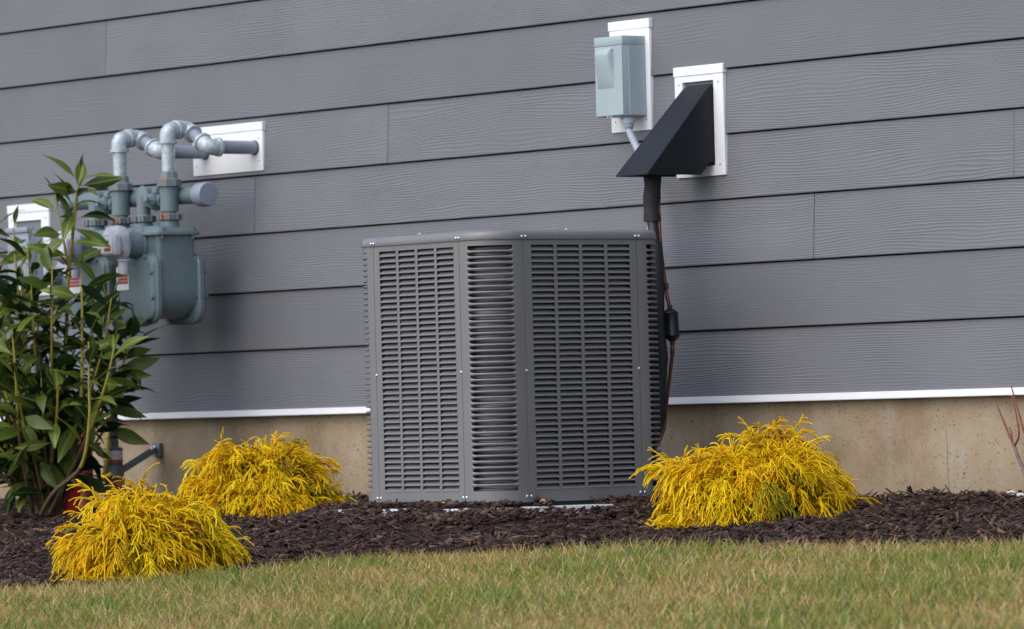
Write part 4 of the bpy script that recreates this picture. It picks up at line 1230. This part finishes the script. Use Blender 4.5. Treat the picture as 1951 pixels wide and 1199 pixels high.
V1, F1, T1 = chips(66000, (-3.4, 4.2), (-2.75, -0.0), bed_z, 21, acc)
def pad_patch(a, b):
    if not on_pad(a, b) or in_ac(a, b): return False
    # mulch lies over the pad, leaving bare runs along its rim
    return not bare(a, b, 0.012 * math.sin(a * 63 + b * 40))
V2, F2, T2 = chips(9000, (PAD[0], PAD[1]), (PAD[2], PAD[3]), lambda a, b: -0.008, 22, pad_patch, 0.012, 0.05)
# a few chips lying over the pad edge
V3, F3, T3 = chips(30000, (PAD[0] - 0.12, PAD[1] + 0.12), (PAD[2] - 0.12, PAD[3]), lambda a, b: bed_z(a, b) + 0.002, 23, lambda a, b: (not on_pad(a, b)) and (not bare(a, b)) and random.random() < 0.5, 0.012, 0.04)
VV = np.concatenate([V1, V2, V3]); FF = np.concatenate([F1, F2 + len(V1), F3 + len(V1) + len(V2)]); TT = np.concatenate([T1, T2, T3])
ch = tinted('bark_mulch', VV, FF, TT, 'chip', None, False)
tag(ch, 'dark brown shredded bark mulch covering the planting bed', 'mulch', None, 'stuff')

# ------------------------------------------------------------------ grass (uncountable)
def grass(n, xr, yr, seed, hmin, hmax):
    r = np.random.default_rng(seed)
    x = r.uniform(*xr, n); y = r.uniform(*yr, n)
    ey = np.interp(x, [e[0] for e in EDGE], [e[1] for e in EDGE]) + 0.02 * np.sin(x * 9) + 0.012 * np.sin(x * 23 + 1)
    lat = (x - 13.03) * 0.597 + (y + 9.716) * 0.802          # only the strip the lens and a step aside can see
    k = (y < ey + r.normal(0, 0.012, n)) & (np.abs(lat) < 2.0)
    # keep the strip in front of the house, thinning with distance behind the lens' near edge
    x = x[k]; y = y[k]; ey = ey[k]; n = len(x)
    z = -0.06 * (-y) - 0.033
    patch = np.sin(x * 5.3 + y * 3.7) * 0.5 + np.sin(x * 11.9 - y * 8.3 + 1.0) * 0.35 + np.sin(x * 2.3 + y * 13.0 + 2) * 0.35
    near_edge = np.clip(1 - (ey - y) / 0.22, 0, 1)
    straw = r.random(n) < np.clip(0.56 - 0.30 * patch + 0.28 * near_edge, 0.1, 0.95)
    H = r.uniform(hmin, hmax, n) * np.where(straw, 1.0, 0.95) * (1 + 0.15 * patch)
    W = r.uniform(0.0008, 0.0017, n)
    az = r.uniform(0, 2 * PI, n); lean = np.abs(r.normal(0.35, 0.28, n)) + np.where(straw, 0.12, 0); curv = r.uniform(0.2, 1.0, n)
    dx, dy = np.cos(az), np.sin(az)
    fz = r.uniform(0, 2 * PI, n); sx, sy = np.cos(fz), np.sin(fz)
    ss = np.array([0, 0.55, 1.0]); ww = np.array([1.0, 0.75, 0.05])
    a = lean[:, None] + curv[:, None] * ss[None]
    seg = np.diff(ss)
    hx = np.zeros((n, 3)); hz = np.zeros((n, 3))
    for i in range(1, 3):
        hx[:, i] = hx[:, i - 1] + np.sin(a[:, i]) * seg[i - 1]; hz[:, i] = hz[:, i - 1] + np.cos(a[:, i]) * seg[i - 1]
    cx = x[:, None] + dx[:, None] * hx * H[:, None]; cy = y[:, None] + dy[:, None] * hx * H[:, None]; cz = z[:, None] + np.maximum(hz * H[:, None], -0.0)
    ox = sx[:, None] * W[:, None] * ww[None]; oy = sy[:, None] * W[:, None] * ww[None]
    V = np.stack([np.stack([cx - ox, cy - oy, cz], -1), np.stack([cx + ox, cy + oy, cz], -1)], 2).reshape(-1, 3)
    b = np.arange(n)[:, None] * 6
    F = np.stack([b + np.array([0, 2]), b + np.array([1, 3]), b + np.array([3, 5]), b + np.array([2, 4])], -1).reshape(-1, 4)
    ps = np.array([(0.58, 0.42, 0.175), (0.47, 0.32, 0.12), (0.66, 0.52, 0.27), (0.46, 0.26, 0.075)])
    pg = np.array([(0.19, 0.26, 0.032), (0.115, 0.21, 0.03), (0.32, 0.34, 0.05), (0.12, 0.22, 0.05)])
    c = np.where(straw[:, None], ps[r.integers(0, 4, n)], pg[r.integers(0, 4, n)]) * r.uniform(0.72, 1.1, (n, 1))
    return V, F, np.repeat(c, 6, axis=0)
V, F, T = grass(520000, (-0.2, 7.2), (-3.9, -1.1), 31, 0.022, 0.062)
gr = tinted('grass', V, F, T, 'grass', None, True)
tag(gr, 'half dormant straw and green lawn grass in front of the bed', 'grass', None, 'stuff')
